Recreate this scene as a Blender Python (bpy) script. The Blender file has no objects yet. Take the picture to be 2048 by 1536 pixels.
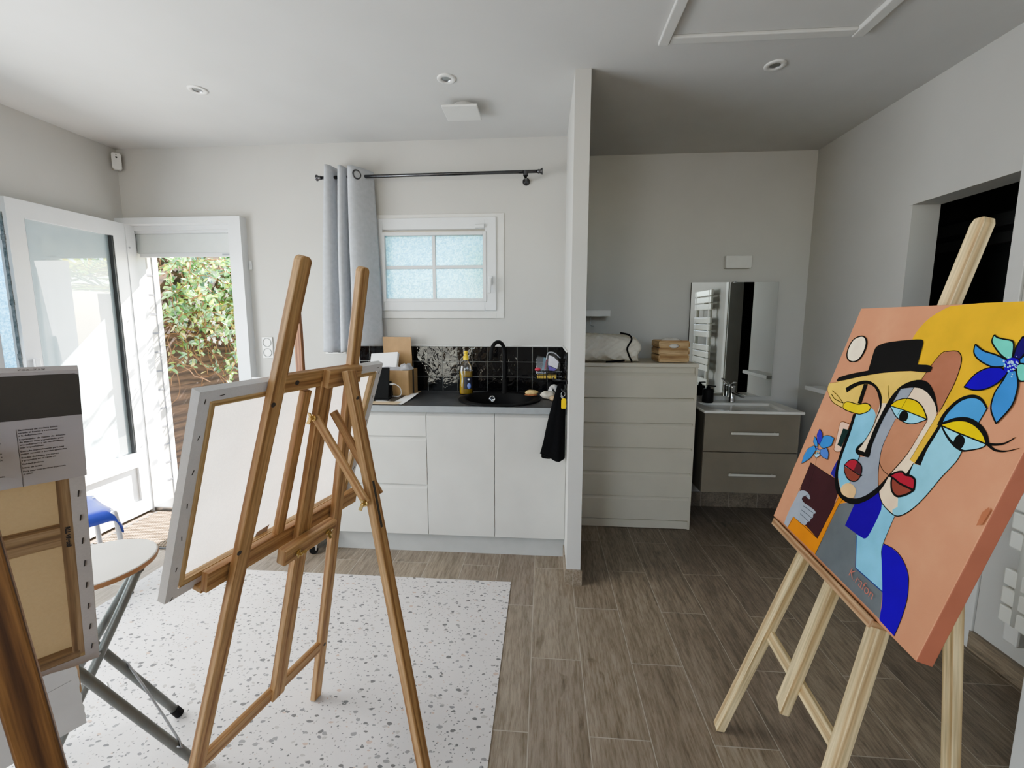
# An artist's studio: kitchenette and wash corner behind, easels in front. Units are metres.
import bpy, math, random
import numpy as np
from mathutils import Vector, Matrix
from mathutils.geometry import tessellate_polygon
R = random.Random(7)
SC = bpy.context.scene
COL = SC.collection
PI = math.pi
V = Vector

# ------------------------------------------------------------------ camera
F, CX, CY = 865.0, 1023.15, 749.15
PITCH, YAW, ROLL, CZ = 0.124393, 0.074238, -0.001392, 1.42
def cam_axes():
    cy, sy = math.cos(YAW), math.sin(YAW)
    right = V((cy, sy, 0)); fwd = V((-sy, cy, 0)); down = V((0, 0, -1))
    f2 = fwd * math.cos(PITCH) + down * math.sin(PITCH)
    d2 = down * math.cos(PITCH) - fwd * math.sin(PITCH)
    return right * math.cos(ROLL) + d2 * math.sin(ROLL), d2 * math.cos(ROLL) - right * math.sin(ROLL), f2
AR, AD, AF = cam_axes()
EYE = V((0, 0, CZ))
cd = bpy.data.cameras.new('camera')
cam = bpy.data.objects.new('camera', cd); COL.objects.link(cam)
cd.sensor_width = 36.0; cd.lens = F / 2048 * 36; cd.clip_start = 0.02
cd.shift_x = (1024 - CX) / 2048; cd.shift_y = (CY - 768) / 2048
m = Matrix.Identity(4)
for i, a in enumerate((AR, -AD, -AF)):
    for j in range(3): m[j][i] = a[j]
m.translation = EYE
cam.matrix_world = m
SC.camera = cam

# ------------------------------------------------------------------ materials
def lin(c):
    return tuple(((x / 255) / 12.92 if x / 255 <= .04045 else ((x / 255 + .055) / 1.055) ** 2.4) for x in c)
MATS = {}
class NT:
    def __init__(s, name):
        s.m = bpy.data.materials.new(name); s.m.use_nodes = True
        s.t = s.m.node_tree; s.n = s.t.nodes; s.b = s.n['Principled BSDF']; s.out = s.n['Material Output']
        MATS[name] = s.m
    def node(s, typ, **kw):
        n = s.n.new(typ)
        for k, v in kw.items():
            if k.startswith('i_'): n.inputs[k[2:].replace('_', ' ')].default_value = v
            else: setattr(n, k, v)
        return n
    def link(s, a, b): s.t.links.new(a, b)
    def ramp(s, fac, stops, interp='LINEAR'):
        r = s.n.new('ShaderNodeValToRGB'); r.color_ramp.interpolation = interp
        e = r.color_ramp.elements
        while len(e) < len(stops): e.new(.5)
        for k, (p, c) in enumerate(stops):
            e[k].position = p; e[k].color = (*lin(c), 1) if len(c) == 3 else c
        s.link(fac, r.inputs[0]); return r.outputs[0]
    def coord(s, kind='Object', scale=(1, 1, 1), loc=(0, 0, 0)):
        tc = s.n.new('ShaderNodeTexCoord'); mp = s.n.new('ShaderNodeMapping')
        mp.inputs['Scale'].default_value = scale; mp.inputs['Location'].default_value = loc
        s.link(tc.outputs[kind], mp.inputs[0]); return mp.outputs[0]
    def noise(s, vec, scale, detail=3, rough=.5, dist=0):
        n = s.node('ShaderNodeTexNoise'); n.inputs['Scale'].default_value = scale
        n.inputs['Detail'].default_value = detail; n.inputs['Roughness'].default_value = rough
        n.inputs['Distortion'].default_value = dist
        s.link(vec, n.inputs['Vector']); return n.outputs[0]
    def bump(s, h, strength=.1, dist=.01):
        b = s.node('ShaderNodeBump'); b.inputs['Strength'].default_value = strength; b.inputs['Distance'].default_value = dist
        s.link(h, b.inputs['Height']); s.link(b.outputs[0], s.b.inputs['Normal'])
    def mix(s, fac, a, b, mode='MIX'):
        n = s.node('ShaderNodeMix', data_type='RGBA', blend_type=mode)
        for v, i in ((fac, 0), (a, 6), (b, 7)):
            if hasattr(v, 'default_value') or hasattr(v, 'is_linked'): s.link(v, n.inputs[i])
            elif i == 0: n.inputs[0].default_value = v
            else: n.inputs[i].default_value = (*lin(v), 1)
        return n.outputs[2]

def plain(name, c, rough=.5, metal=0., var=.06, scale=12, bump=0., spec=.5, coat=0.):
    """a paint, plastic, cloth or metal: one colour with a faint procedural mottling"""
    if name in MATS: return MATS[name]
    t = NT(name); vec = t.coord('Object')
    lo = tuple(max(0, x * (1 - var)) for x in c); hi = tuple(min(255, x * (1 + var)) for x in c)
    nz = t.noise(vec, scale, 4)
    t.link(t.ramp(nz, [(.3, lo), (.7, hi)]), t.b.inputs['Base Color'])
    t.b.inputs['Roughness'].default_value = rough; t.b.inputs['Metallic'].default_value = metal
    t.b.inputs['Specular IOR Level'].default_value = spec
    t.b.inputs['Coat Weight'].default_value = coat
    if bump: t.bump(t.noise(vec, scale * 12, 5), bump, .004)
    return t.m

def wood(name, light, mid, dark, rough=.55, freq=26, along=1.6):
    """timber with its grain along the first UV axis"""
    t = NT(name); tc = t.n.new('ShaderNodeTexCoord')
    mp = t.n.new('ShaderNodeMapping'); mp.inputs['Scale'].default_value = (along, freq, 1)
    t.link(tc.outputs['UV'], mp.inputs[0])
    w = t.node('ShaderNodeTexWave', wave_type='BANDS', bands_direction='Y', wave_profile='SIN')
    w.inputs['Scale'].default_value = .55; w.inputs['Distortion'].default_value = 9
    w.inputs['Detail'].default_value = 3; w.inputs['Detail Scale'].default_value = .7; w.inputs['Detail Roughness'].default_value = .6
    t.link(mp.outputs[0], w.inputs['Vector'])
    a = t.ramp(w.outputs[1], [(0, light), (.6, mid), (1, dark)])
    mp2 = t.n.new('ShaderNodeMapping'); mp2.inputs['Scale'].default_value = (along * 6, freq * 9, 1)
    t.link(tc.outputs['UV'], mp2.inputs[0])
    f = t.noise(mp2.outputs[0], 1.0, 4)
    fine = t.ramp(f, [(.35, (205, 200, 195)), (.65, (255, 255, 255))])
    t.link(t.mix(1.0, a, fine, 'MULTIPLY'), t.b.inputs['Base Color'])
    t.b.inputs['Roughness'].default_value = rough
    t.bump(f, .12, .001)
    return t.m

plain('wall_paint', (190, 188, 184), .85, var=.012, scale=3, bump=.06, spec=.2)
plain('ceiling_paint', (199, 198, 196), .9, var=.01, scale=4, bump=.10, spec=.15)
plain('white_gloss', (212, 211, 208), .35, var=.01)
plain('white_satin', (206, 205, 202), .5, var=.012)
plain('cabinet_white', (194, 192, 187), .45, var=.02, scale=5)
plain('chest_white', (196, 189, 174), .5, var=.015, scale=5)
plain('plinth_grey', (178, 178, 175), .5, var=.02)
plain('frame_pvc', (210, 212, 214), .35, var=.008)
plain('seal_dark', (52, 54, 56), .6)
plain('lock_metal', (112, 112, 110), .4, .5, var=.3, scale=60)
plain('shutter_grey', (205, 209, 208), .5, var=.01)
plain('black_plastic', (16, 16, 17), .45)
plain('black_matt', (9, 9, 10), .6, spec=.15)
plain('black_rubber', (18, 18, 19), .7, spec=.2)
plain('black_cloth', (9, 9, 11), .95, var=.3, scale=60, bump=.4, spec=.1)
plain('chrome', (205, 206, 208), .12, 1.0, var=.01)
plain('dark_chrome', (92, 92, 95), .25, 1.0, var=.05)
plain('steel', (165, 166, 168), .3, 1.0, var=.03)
plain('brass', (206, 178, 120), .28, 1.0, var=.05)
plain('tube_grey', (104, 106, 103), .42, .35, var=.06)
plain('tube_light', (196, 198, 203), .35, .4, var=.03)
plain('ceramic', (222, 220, 214), .12, var=.01)
plain('taupe_gloss', (128, 120, 108), .16, var=.015)
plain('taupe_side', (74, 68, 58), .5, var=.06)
plain('handle_metal', (236, 233, 226), .35, .5, var=.02)
plain('mirror_glass', (232, 236, 234), .01, 1.0, var=.0)
plain('mirror_edge', (62, 60, 56), .4, .6)
plain('curtain_cloth', (176, 179, 184), .75, var=.03, scale=40, bump=.12, spec=.2)
plain('cardboard', (172, 138, 98), .85, var=.05, scale=14, bump=.08)
plain('cardboard_light', (205, 180, 145), .85, var=.05)
plain('paper_white', (232, 232, 232), .8, var=.015)
plain('paper_card', (208, 204, 200), .85, var=.02, scale=20)
plain('print_grey', (70, 64, 58), .6, var=.05)
plain('print_pale', (176, 167, 164), .6, var=.02)
plain('ink', (38, 34, 36), .7)
plain('foam_yellow', (226, 190, 92), .9, var=.1, scale=40, bump=.3)
plain('foam_beige', (214, 184, 126), .9, var=.12, scale=50, bump=.4)
plain('scourer_brown', (150, 96, 62), .95, var=.2, scale=80)
plain('stone_pale', (196, 188, 174), .7, var=.14, scale=30, bump=.3)
plain('stone_tan', (190, 164, 130), .7, var=.1, scale=30, bump=.2)
plain('detergent_yellow', (205, 160, 20), .12, var=.03)
plain('cap_yellow', (240, 205, 60), .4)
plain('tag_yellow', (250, 205, 20), .35)
plain('label_navy', (22, 26, 46), .4)
plain('label_blue', (96, 124, 184), .4)
plain('seat_white', (214, 211, 206), .4, var=.012)
plain('edge_beech', (164, 120, 84), .5, var=.05)
plain('seat_blue', (38, 84, 178), .3, var=.04)
plain('radiator_white', (222, 221, 214), .3, var=.01)
plain('wool_white', (214, 208, 198), .95, var=.05, scale=50, bump=.4)
plain('tissue', (225, 220, 212), .9, var=.03, scale=30, bump=.3)
plain('cap_red', (206, 60, 76), .5)
plain('pouch_teal', (140, 196, 214), .35)
plain('pouch_violet', (92, 84, 156), .4)
plain('pouch_label', (214, 212, 222), .5)
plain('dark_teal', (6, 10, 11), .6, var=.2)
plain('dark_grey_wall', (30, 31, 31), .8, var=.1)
plain('parquet_brown', (96, 60, 38), .5, var=.18, scale=8)
plain('grout_grey', (150, 150, 146), .85, var=.08, scale=40)
plain('outside_bluish', (198, 212, 220), .9, var=.03, scale=3)
plain('exterior_white', (236, 236, 234), .7, var=.02, scale=6)
plain('joint_grey', (120, 122, 128), .8)
plain('paving', (118, 116, 110), .9, var=.08, scale=5, bump=.2)
plain('soil', (92, 72, 52), .95, var=.2, scale=8)
plain('staple', (92, 90, 88), .35, .8)
plain('painted_side', (176, 104, 76), .75, var=.05, scale=10)

wood('pine_honey', (204, 162, 112), (194, 150, 100), (164, 118, 74), freq=20)
wood('pine_pale', (238, 216, 172), (230, 206, 160), (200, 168, 122), freq=16, along=.9)
wood('pine_red', (176, 122, 78), (158, 104, 66), (124, 78, 48))
wood('pine_tray', (212, 172, 130), (196, 152, 110), (160, 116, 78))
wood('pine_dark', (142, 98, 54), (118, 78, 42), (84, 52, 26), freq=30)
wood('stretcher_pine', (228, 198, 150), (216, 184, 134), (190, 154, 106))
wood('stretcher_shade', (168, 138, 106), (156, 126, 94), (132, 102, 74))
wood('crate_wood', (206, 174, 132), (192, 158, 114), (158, 120, 80), freq=10)

def floor_mat():
    t = NT('floor_planks'); tc = t.n.new('ShaderNodeTexCoord')
    sp = t.n.new('ShaderNodeSeparateXYZ'); t.link(tc.outputs['Object'], sp.inputs[0])
    cb = t.n.new('ShaderNodeCombineXYZ')
    def add(o, v):
        n = t.node('ShaderNodeMath', operation='ADD'); t.link(o, n.inputs[0]); n.inputs[1].default_value = v; return n.outputs[0]
    t.link(add(sp.outputs[1], 7 * .675 * 2 - 1.675 + .3375), cb.inputs[0]); t.link(add(sp.outputs[0], 30 * .2095 + .0398), cb.inputs[1])
    br = t.n.new('ShaderNodeTexBrick'); br.offset = .5; br.offset_frequency = 2
    for k, v in (('Scale', 1), ('Mortar Size', .0017), ('Mortar Smooth', .2), ('Bias', 0), ('Brick Width', .675), ('Row Height', .2095)):
        br.inputs[k].default_value = v
    br.inputs['Color1'].default_value = (0, 0, 0, 1); br.inputs['Color2'].default_value = (1, 1, 1, 1); br.inputs['Mortar'].default_value = (.5, .5, .5, 1)
    t.link(cb.outputs[0], br.inputs['Vector'])
    # grain, shifted per plank
    sh = t.node('ShaderNodeVectorMath', operation='MULTIPLY_ADD')
    sh.inputs[1].default_value = (7.3, 3.1, 5.7); t.link(br.outputs[0], sh.inputs[0]); t.link(tc.outputs['Object'], sh.inputs[2])
    mp = t.n.new('ShaderNodeMapping'); mp.inputs['Scale'].default_value = (1, .10, 1); t.link(sh.outputs[0], mp.inputs[0])
    g1 = t.noise(mp.outputs[0], 13, 6, .66, .9); g2 = t.noise(mp.outputs[0], 110, 5, .7)
    mp3 = t.n.new('ShaderNodeMapping'); mp3.inputs['Scale'].default_value = (1, .42, 1); t.link(sh.outputs[0], mp3.inputs[0])
    kn = t.noise(mp3.outputs[0], 7.5, 4, .6, 1.6)
    base = t.ramp(g1, [(.28, (124, 115, 104)), (.5, (149, 139, 127)), (.75, (166, 156, 144))])
    fine = t.ramp(g2, [(.34, (196, 192, 188)), (.6, (255, 255, 255))])
    c = t.mix(1.0, base, fine, 'MULTIPLY')
    kf = t.ramp(kn, [(.63, (0, 0, 0)), (.76, (235, 235, 235))])
    c = t.mix(kf, c, (74, 66, 58))
    tone = t.ramp(br.outputs[0], [(0, (226, 218, 212)), (1, (255, 248, 238))])
    c = t.mix(1.0, c, tone, 'MULTIPLY')
    c = t.mix(br.outputs[1], c, (168, 158, 144))
    t.link(c, t.b.inputs['Base Color'])
    t.b.inputs['Roughness'].default_value = .48
    t.bump(g2, .08, .002)
floor_mat()

def terrazzo():
    t = NT('terrazzo_vinyl'); vec = t.coord('Object')
    nz = t.node('ShaderNodeTexNoise'); nz.inputs['Scale'].default_value = 38; t.link(vec, nz.inputs['Vector'])
    ad = t.node('ShaderNodeVectorMath', operation='MULTIPLY_ADD'); ad.inputs[1].default_value = (.016, .016, 0)
    t.link(nz.outputs[1], ad.inputs[0]); t.link(vec, ad.inputs[2])
    col = None
    base = t.ramp(t.noise(vec, 3, 2), [(.3, (202, 197, 195)), (.7, (209, 204, 202))])
    for sc, lo, hi, sx in ((44, -.04, .29, .62), (80, -.08, .26, .8), (30, -.26, .21, .6)):
        mp = t.n.new('ShaderNodeMapping'); mp.inputs['Scale'].default_value = (sx, 1, 1); mp.inputs['Rotation'].default_value = (0, 0, .6 * sx)
        t.link(ad.outputs[0], mp.inputs[0])
        vo = t.node('ShaderNodeTexVoronoi', voronoi_dimensions='2D'); vo.inputs['Scale'].default_value = sc
        t.link(mp.outputs[0], vo.inputs['Vector'])
        s = t.n.new('ShaderNodeSeparateColor'); t.link(vo.outputs['Color'], s.inputs[0])
        mr = t.node('ShaderNodeMapRange'); mr.inputs[3].default_value = lo - .16; mr.inputs[4].default_value = hi; t.link(s.outputs[0], mr.inputs[0])
        lt = t.node('ShaderNodeMath', operation='LESS_THAN'); t.link(vo.outputs['Distance'], lt.inputs[0]); t.link(mr.outputs[0], lt.inputs[1])
        chip = t.ramp(s.outputs[1], [(0, (104, 102, 102)), (.35, (140, 138, 138)), (.62, (176, 170, 166)), (.8, (126, 124, 126)), (.92, (190, 166, 152))], 'CONSTANT')
        base = t.mix(lt.outputs[0], base, chip)
    t.link(base, t.b.inputs['Base Color']); t.b.inputs['Roughness'].default_value = .55
terrazzo()

def tile_mat():
    t = NT('tile_black'); vec = t.coord('Object')
    t.link(t.ramp(t.noise(vec, 20, 3), [(.3, (7, 7, 8)), (.7, (16, 16, 18))]), t.b.inputs['Base Color'])
    t.b.inputs['Roughness'].default_value = .06; t.b.inputs['Specular IOR Level'].default_value = .4
    t.bump(t.noise(vec, 24, 2, .5, .4), .24, .012)
tile_mat()

def slate():
    t = NT('worktop_slate'); vec = t.coord('Object')
    t.link(t.ramp(t.noise(vec, 9, 7, .65), [(.3, (44, 44, 46)), (.55, (60, 60, 62)), (.8, (84, 84, 86))]), t.b.inputs['Base Color'])
    t.b.inputs['Roughness'].default_value = .5
slate()
plain('worktop_edge', (142, 146, 148), .5, var=.03, scale=30)

def clear_glass(name, refl=.12, tint=(240, 248, 248), rough=0.0):
    t = NT(name)
    tr = t.node('ShaderNodeBsdfTransparent'); tr.inputs[0].default_value = (*lin(tint), 1)
    gl = t.node('ShaderNodeBsdfGlossy'); gl.inputs['Roughness'].default_value = rough
    fr = t.node('ShaderNodeFresnel'); fr.inputs[0].default_value = 1.55
    ma = t.node('ShaderNodeMath', operation='ADD'); ma.inputs[1].default_value = refl; t.link(fr.outputs[0], ma.inputs[0])
    mx = t.node('ShaderNodeMixShader'); t.link(ma.outputs[0], mx.inputs[0]); t.link(tr.outputs[0], mx.inputs[1]); t.link(gl.outputs[0], mx.inputs[2])
    t.link(mx.outputs[0], t.out.inputs[0])
clear_glass('door_glass', .16, (226, 238, 240))
def misted():
    t = NT('misted_glass'); vec = t.coord('Object')
    di = t.node('ShaderNodeBsdfDiffuse'); t.link(t.ramp(t.noise(vec, 4, 2), [(.3, (176, 196, 202)), (.7, (192, 208, 212))]), di.inputs[0])
    tr = t.node('ShaderNodeBsdfTransparent'); gl = t.node('ShaderNodeBsdfGlossy'); gl.inputs['Roughness'].default_value = .0
    fr = t.node('ShaderNodeFresnel'); fr.inputs[0].default_value = 1.5
    ma = t.node('ShaderNodeMath', operation='ADD'); ma.inputs[1].default_value = .20; t.link(fr.outputs[0], ma.inputs[0])
    m1 = t.node('ShaderNodeMixShader'); m1.inputs[0].default_value = .85; t.link(tr.outputs[0], m1.inputs[1]); t.link(di.outputs[0], m1.inputs[2])
    m2 = t.node('ShaderNodeMixShader'); t.link(ma.outputs[0], m2.inputs[0]); t.link(m1.outputs[0], m2.inputs[1]); t.link(gl.outputs[0], m2.inputs[2])
    t.link(m2.outputs[0], t.out.inputs[0])
misted()
clear_glass('clear_plastic', .04, (236, 236, 238), .15)

def frosted():
    t = NT('hammered_glass'); vec = t.coord('Object')
    v = t.node('ShaderNodeTexVoronoi'); v.inputs['Scale'].default_value = 120; t.link(vec, v.inputs['Vector'])
    n = t.noise(vec, 95, 3, .6)
    tl = t.node('ShaderNodeBsdfTranslucent')
    t.link(t.ramp(n, [(.40, (150, 196, 214)), (.60, (226, 246, 252))]), tl.inputs[0])
    rf = t.node('ShaderNodeBsdfRefraction'); rf.inputs['Roughness'].default_value = .5; rf.inputs['IOR'].default_value = 1.25
    rf.inputs[0].default_value = (.92, .98, 1, 1)
    b = t.node('ShaderNodeBump'); b.inputs['Strength'].default_value = .22; b.inputs['Distance'].default_value = .01
    t.link(v.outputs['Distance'], b.inputs['Height']); t.link(b.outputs[0], rf.inputs['Normal'])
    mx = t.node('ShaderNodeMixShader'); mx.inputs[0].default_value = .3
    t.link(tl.outputs[0], mx.inputs[1]); t.link(rf.outputs[0], mx.inputs[2]); t.link(mx.outputs[0], t.out.inputs[0])
frosted()

def cloth(name, c, trans, scale=260, crumple=0.):
    """woven canvas that lets some light through"""
    t = NT(name); vec = t.coord('Object')
    f = t.noise(vec, scale, 3, .7); g = t.noise(vec, 9, 4)
    lo = tuple(x * .93 for x in c)
    a = t.mix(.5, t.ramp(f, [(.3, lo), (.7, c)]), t.ramp(g, [(.3, lo), (.7, c)]))
    di = t.node('ShaderNodeBsdfDiffuse'); tl = t.node('ShaderNodeBsdfTranslucent')
    t.link(a, di.inputs[0]); t.link(a, tl.inputs[0])
    if crumple:
        b = t.node('ShaderNodeBump'); b.inputs['Strength'].default_value = crumple; b.inputs['Distance'].default_value = .03
        v = t.node('ShaderNodeTexVoronoi', feature='SMOOTH_F1'); v.inputs['Scale'].default_value = 11
        vm = t.node('ShaderNodeVectorMath', operation='MULTIPLY_ADD'); vm.inputs[1].default_value = (.12, .12, .12)
        nz = t.node('ShaderNodeTexNoise'); nz.inputs['Scale'].default_value = 9; t.link(vec, nz.inputs['Vector'])
        t.link(nz.outputs[1], vm.inputs[0]); t.link(vec, vm.inputs[2]); t.link(vm.outputs[0], v.inputs['Vector'])
        t.link(v.outputs['Distance'], b.inputs['Height']); t.link(b.outputs[0], di.inputs['Normal'])
    mx = t.node('ShaderNodeMixShader'); mx.inputs[0].default_value = trans
    t.link(di.outputs[0], mx.inputs[1]); t.link(tl.outputs[0], mx.inputs[2]); t.link(mx.outputs[0], t.out.inputs[0])
cloth('canvas_primed', (242, 234, 228), .62)
cloth('canvas_edge', (222, 222, 222), .05)
cloth('canvas_linen', (164, 138, 104), .22, 180)
cloth('canvas_wrap', (196, 187, 181), .05)
cloth('bubble_film', (226, 226, 230), .45, 60)
cloth('bag_film', (244, 238, 226), .3, 40, .9)

def leafmat(name, a, b):
    t = NT(name); vec = t.coord('Object')
    c = t.ramp(t.noise(vec, 7, 2), [(.35, a), (.65, b)])
    di = t.node('ShaderNodeBsdfDiffuse'); tl = t.node('ShaderNodeBsdfTranslucent'); gl = t.node('ShaderNodeBsdfGlossy')
    gl.inputs['Roughness'].default_value = .28
    t.link(c, di.inputs[0]); t.link(c, tl.inputs[0])
    m1 = t.node('ShaderNodeMixShader'); m1.inputs[0].default_value = .4; t.link(di.outputs[0], m1.inputs[1]); t.link(tl.outputs[0], m1.inputs[2])
    m2 = t.node('ShaderNodeMixShader'); m2.inputs[0].default_value = .22; t.link(m1.outputs[0], m2.inputs[1]); t.link(gl.outputs[0], m2.inputs[2])
    t.link(m2.outputs[0], t.out.inputs[0])
leafmat('leaf_green', (112, 166, 86), (176, 214, 134)); leafmat('leaf_deep', (62, 112, 66), (104, 156, 96))
leafmat('leaf_lime', (170, 194, 80), (218, 222, 128)); leafmat('leaf_gold', (190, 170, 60), (222, 206, 110))
plain('vine_stem', (130, 96, 66), .9, var=.2)
wood('fence_board', (104, 80, 62), (86, 66, 52), (60, 46, 38), rough=.8, freq=7)

# ------------------------------------------------------------------ mesh builder
WL = {}
def wloc(o): return WL.get(o.name, V((0, 0, 0))) if o else V((0, 0, 0))
class MB:
    def __init__(s): s.v = []; s.f = []; s.uv = []; s.mi = []
    def face(s, pts, mi=0, uvs=None):
        i0 = len(s.v); s.v += [V(p) for p in pts]; s.f.append(tuple(range(i0, i0 + len(pts)))); s.mi.append(mi)
        s.uv.append(uvs)
    def frame(s, c, ax, dim, mi=0, grain=None, mis=None):
        """a block: centre, three unit axes, three sizes; the grain runs along its longest side"""
        c = V(c); ax = [V(a) for a in ax]; h = [d / 2 for d in dim]
        g = grain if grain is not None else max(range(3), key=lambda k: dim[k])
        off = R.random() * 9
        for k in range(3):
            i, j = [q for q in range(3) if q != k]
            for sg in (-1, 1):
                cs = [(-1, -1), (1, -1), (1, 1), (-1, 1)]
                P = []; U = []
                for a, b in cs:
                    o = {k: sg * h[k], i: a * h[i], j: b * h[j]}
                    P.append(c + ax[0] * o[0] + ax[1] * o[1] + ax[2] * o[2])
                    r = [q for q in (0, 1, 2) if q != g]
                    if k == g: U.append((o[r[0]] + off, o[r[1]] + off))
                    else:
                        q = i if i != g else j
                        U.append((o[g] + off, o[q] + off + .37 * k))
                nrm = (P[1] - P[0]).cross(P[2] - P[0])
                if nrm.dot(ax[k] * sg) < 0: P.reverse(); U.reverse()
                s.face(P, (mis or {}).get((k, sg), mi), U)
    def box(s, x0, x1, y0, y1, z0, z1, mi=0, grain=None, mis=None):
        s.frame(((x0 + x1) / 2, (y0 + y1) / 2, (z0 + z1) / 2), ((1, 0, 0), (0, 1, 0), (0, 0, 1)), (x1 - x0, y1 - y0, z1 - z0), mi, grain, mis)
    def bar(s, p0, p1, w, t, wd, mi=0):
        """a batten from p0 to p1, w wide along wd, t thick across"""
        p0, p1, wd = V(p0), V(p1), V(wd); d = (p1 - p0).normalized()
        wd = (wd - d * wd.dot(d)).normalized(); td = d.cross(wd)
        s.frame((p0 + p1) / 2, (d, wd, td), ((p1 - p0).length, w, t), mi, 0)
    def prism(s, poly, o, ex, ey, ez, depth, mi=0, mside=None):
        """a flat outline given in (ex, ey) raised by depth along ez"""
        o, ex, ey, ez = V(o), V(ex), V(ey), V(ez)
        P = [o + ex * a + ey * b for a, b in poly]; Q = [p + ez * depth for p in P]
        n = len(P); ar = sum(poly[i][0] * poly[(i + 1) % n][1] - poly[(i + 1) % n][0] * poly[i][1] for i in range(n))
        flip = (ar < 0) != (ex.cross(ey).dot(ez) * depth < 0)
        uvs = [(a, b) for a, b in poly]
        def put(pts, mi_, u=None):
            if flip: pts = pts[::-1]; u = u[::-1] if u else u
            s.face(pts, mi_, u)
        put(P[::-1], mi, uvs[::-1]); put(Q, mi, uvs)
        for i in range(n):
            j = (i + 1) % n; put([P[i], P[j], Q[j], Q[i]], mi if mside is None else mside, [(poly[i][1], .3), (poly[j][1], .3), (poly[j][1], .3 + depth), (poly[i][1], .3 + depth)])
    def tube(s, path, r, n=10, mi=0, cap=True):
        path = [V(p) for p in path]; rr = r if isinstance(r, (list, tuple)) else [r] * len(path)
        up = V((0, 0, 1)); rings = []; prev = None
        for i, p in enumerate(path):
            d = (path[min(i + 1, len(path) - 1)] - path[max(i - 1, 0)]).normalized()
            if prev is None:
                a = d.orthogonal().normalized()
            else:
                a = (prev - d * prev.dot(d)); a = a.normalized() if a.length > 1e-6 else d.orthogonal().normalized()
            prev = a; b = d.cross(a)
            rings.append([p + (a * math.cos(2 * PI * k / n) + b * math.sin(2 * PI * k / n)) * rr[i] for k in range(n)])
        s.loft(rings, True, mi)
        if cap: s.face(rings[0][::-1], mi); s.face(rings[-1], mi)
    def loft(s, rings, closed=True, mi=0):
        i0 = len(s.v); n = len(rings[0])
        for r_ in rings: s.v += [V(p) for p in r_]
        for a in range(len(rings) - 1):
            for k in range(n if closed else n - 1):
                k2 = (k + 1) % n
                s.f.append((i0 + a * n + k, i0 + a * n + k2, i0 + (a + 1) * n + k2, i0 + (a + 1) * n + k)); s.mi.append(mi); s.uv.append(None)
    def lathe(s, prof, c, n=32, mi=0, ax=None):
        """profile of (radius, height) pairs turned about an axis through c"""
        c = V(c); e3 = V(ax or (0, 0, 1)).normalized(); e1 = e3.orthogonal().normalized(); e2 = e3.cross(e1)
        s.loft([[c + e3 * h + (e1 * math.cos(2 * PI * k / n) + e2 * math.sin(2 * PI * k / n)) * max(r, 1e-4) for k in range(n)] for r, h in prof], True, mi)
    def blob(s, c, rad, n=16, mi=0, rough=0., seed=1, flat=None):
        rg = random.Random(seed); ph = [rg.uniform(0, 6.28) for _ in range(6)]
        rings = []
        for i in range(1, n):
            th = PI * i / n; ring = []
            for k in range(n * 2):
                fi = PI * k / n
                q = 1 + rough * (math.sin(3 * fi + ph[0]) * math.sin(2 * th + ph[1]) + .6 * math.sin(5 * fi + ph[2] + 3 * th) + .5 * math.sin(7 * th + ph[3]))
                p = V((rad[0] * math.sin(th) * math.cos(fi) * q, rad[1] * math.sin(th) * math.sin(fi) * q, -rad[2] * math.cos(th) * q))
                if flat is not None: p.z = max(p.z, flat)
                ring.append(V(c) + p)
            rings.append(ring)
        s.loft(rings, True, mi); s.face(rings[0][::-1], mi); s.face(rings[-1], mi)
    def build(s, name, mat, parent=None, loc=None, smooth=False, bevel=0., seg=2, sub=0):
        org = wloc(parent) if parent else V(loc or (0, 0, 0))
        me = bpy.data.meshes.new(name)
        me.from_pydata([p - org for p in s.v], [], s.f)
        for mm in (mat if isinstance(mat, (list, tuple)) else [mat]): me.materials.append(MATS[mm])
        uvl = me.uv_layers.new(name='UVMap')
        for p, u, mi in zip(me.polygons, s.uv, s.mi):
            p.material_index = mi; p.use_smooth = smooth
            if u is None:
                nn = p.normal; k = max(range(3), key=lambda q: abs(nn[q])); ij = [q for q in range(3) if q != k]
                u = [tuple(me.vertices[me.loops[l].vertex_index].co[q] for q in ij) for l in p.loop_indices]
            for l, uu in zip(p.loop_indices, u): uvl.data[l].uv = uu
        o = bpy.data.objects.new(name, me); COL.objects.link(o)
        if parent: o.parent = parent
        else: o.location = org
        WL[o.name] = org
        if bevel or smooth:
            import bmesh
            bm = bmesh.new(); bm.from_mesh(me); bmesh.ops.remove_doubles(bm, verts=bm.verts, dist=1e-6); bm.to_mesh(me); bm.free()
        if bevel:
            b = o.modifiers.new('bevel', 'BEVEL'); b.width = bevel; b.segments = seg; b.limit_method = 'ANGLE'; b.angle_limit = .6
        if sub:
            q = o.modifiers.new('sub', 'SUBSURF'); q.levels = q.render_levels = sub
        return o

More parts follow.
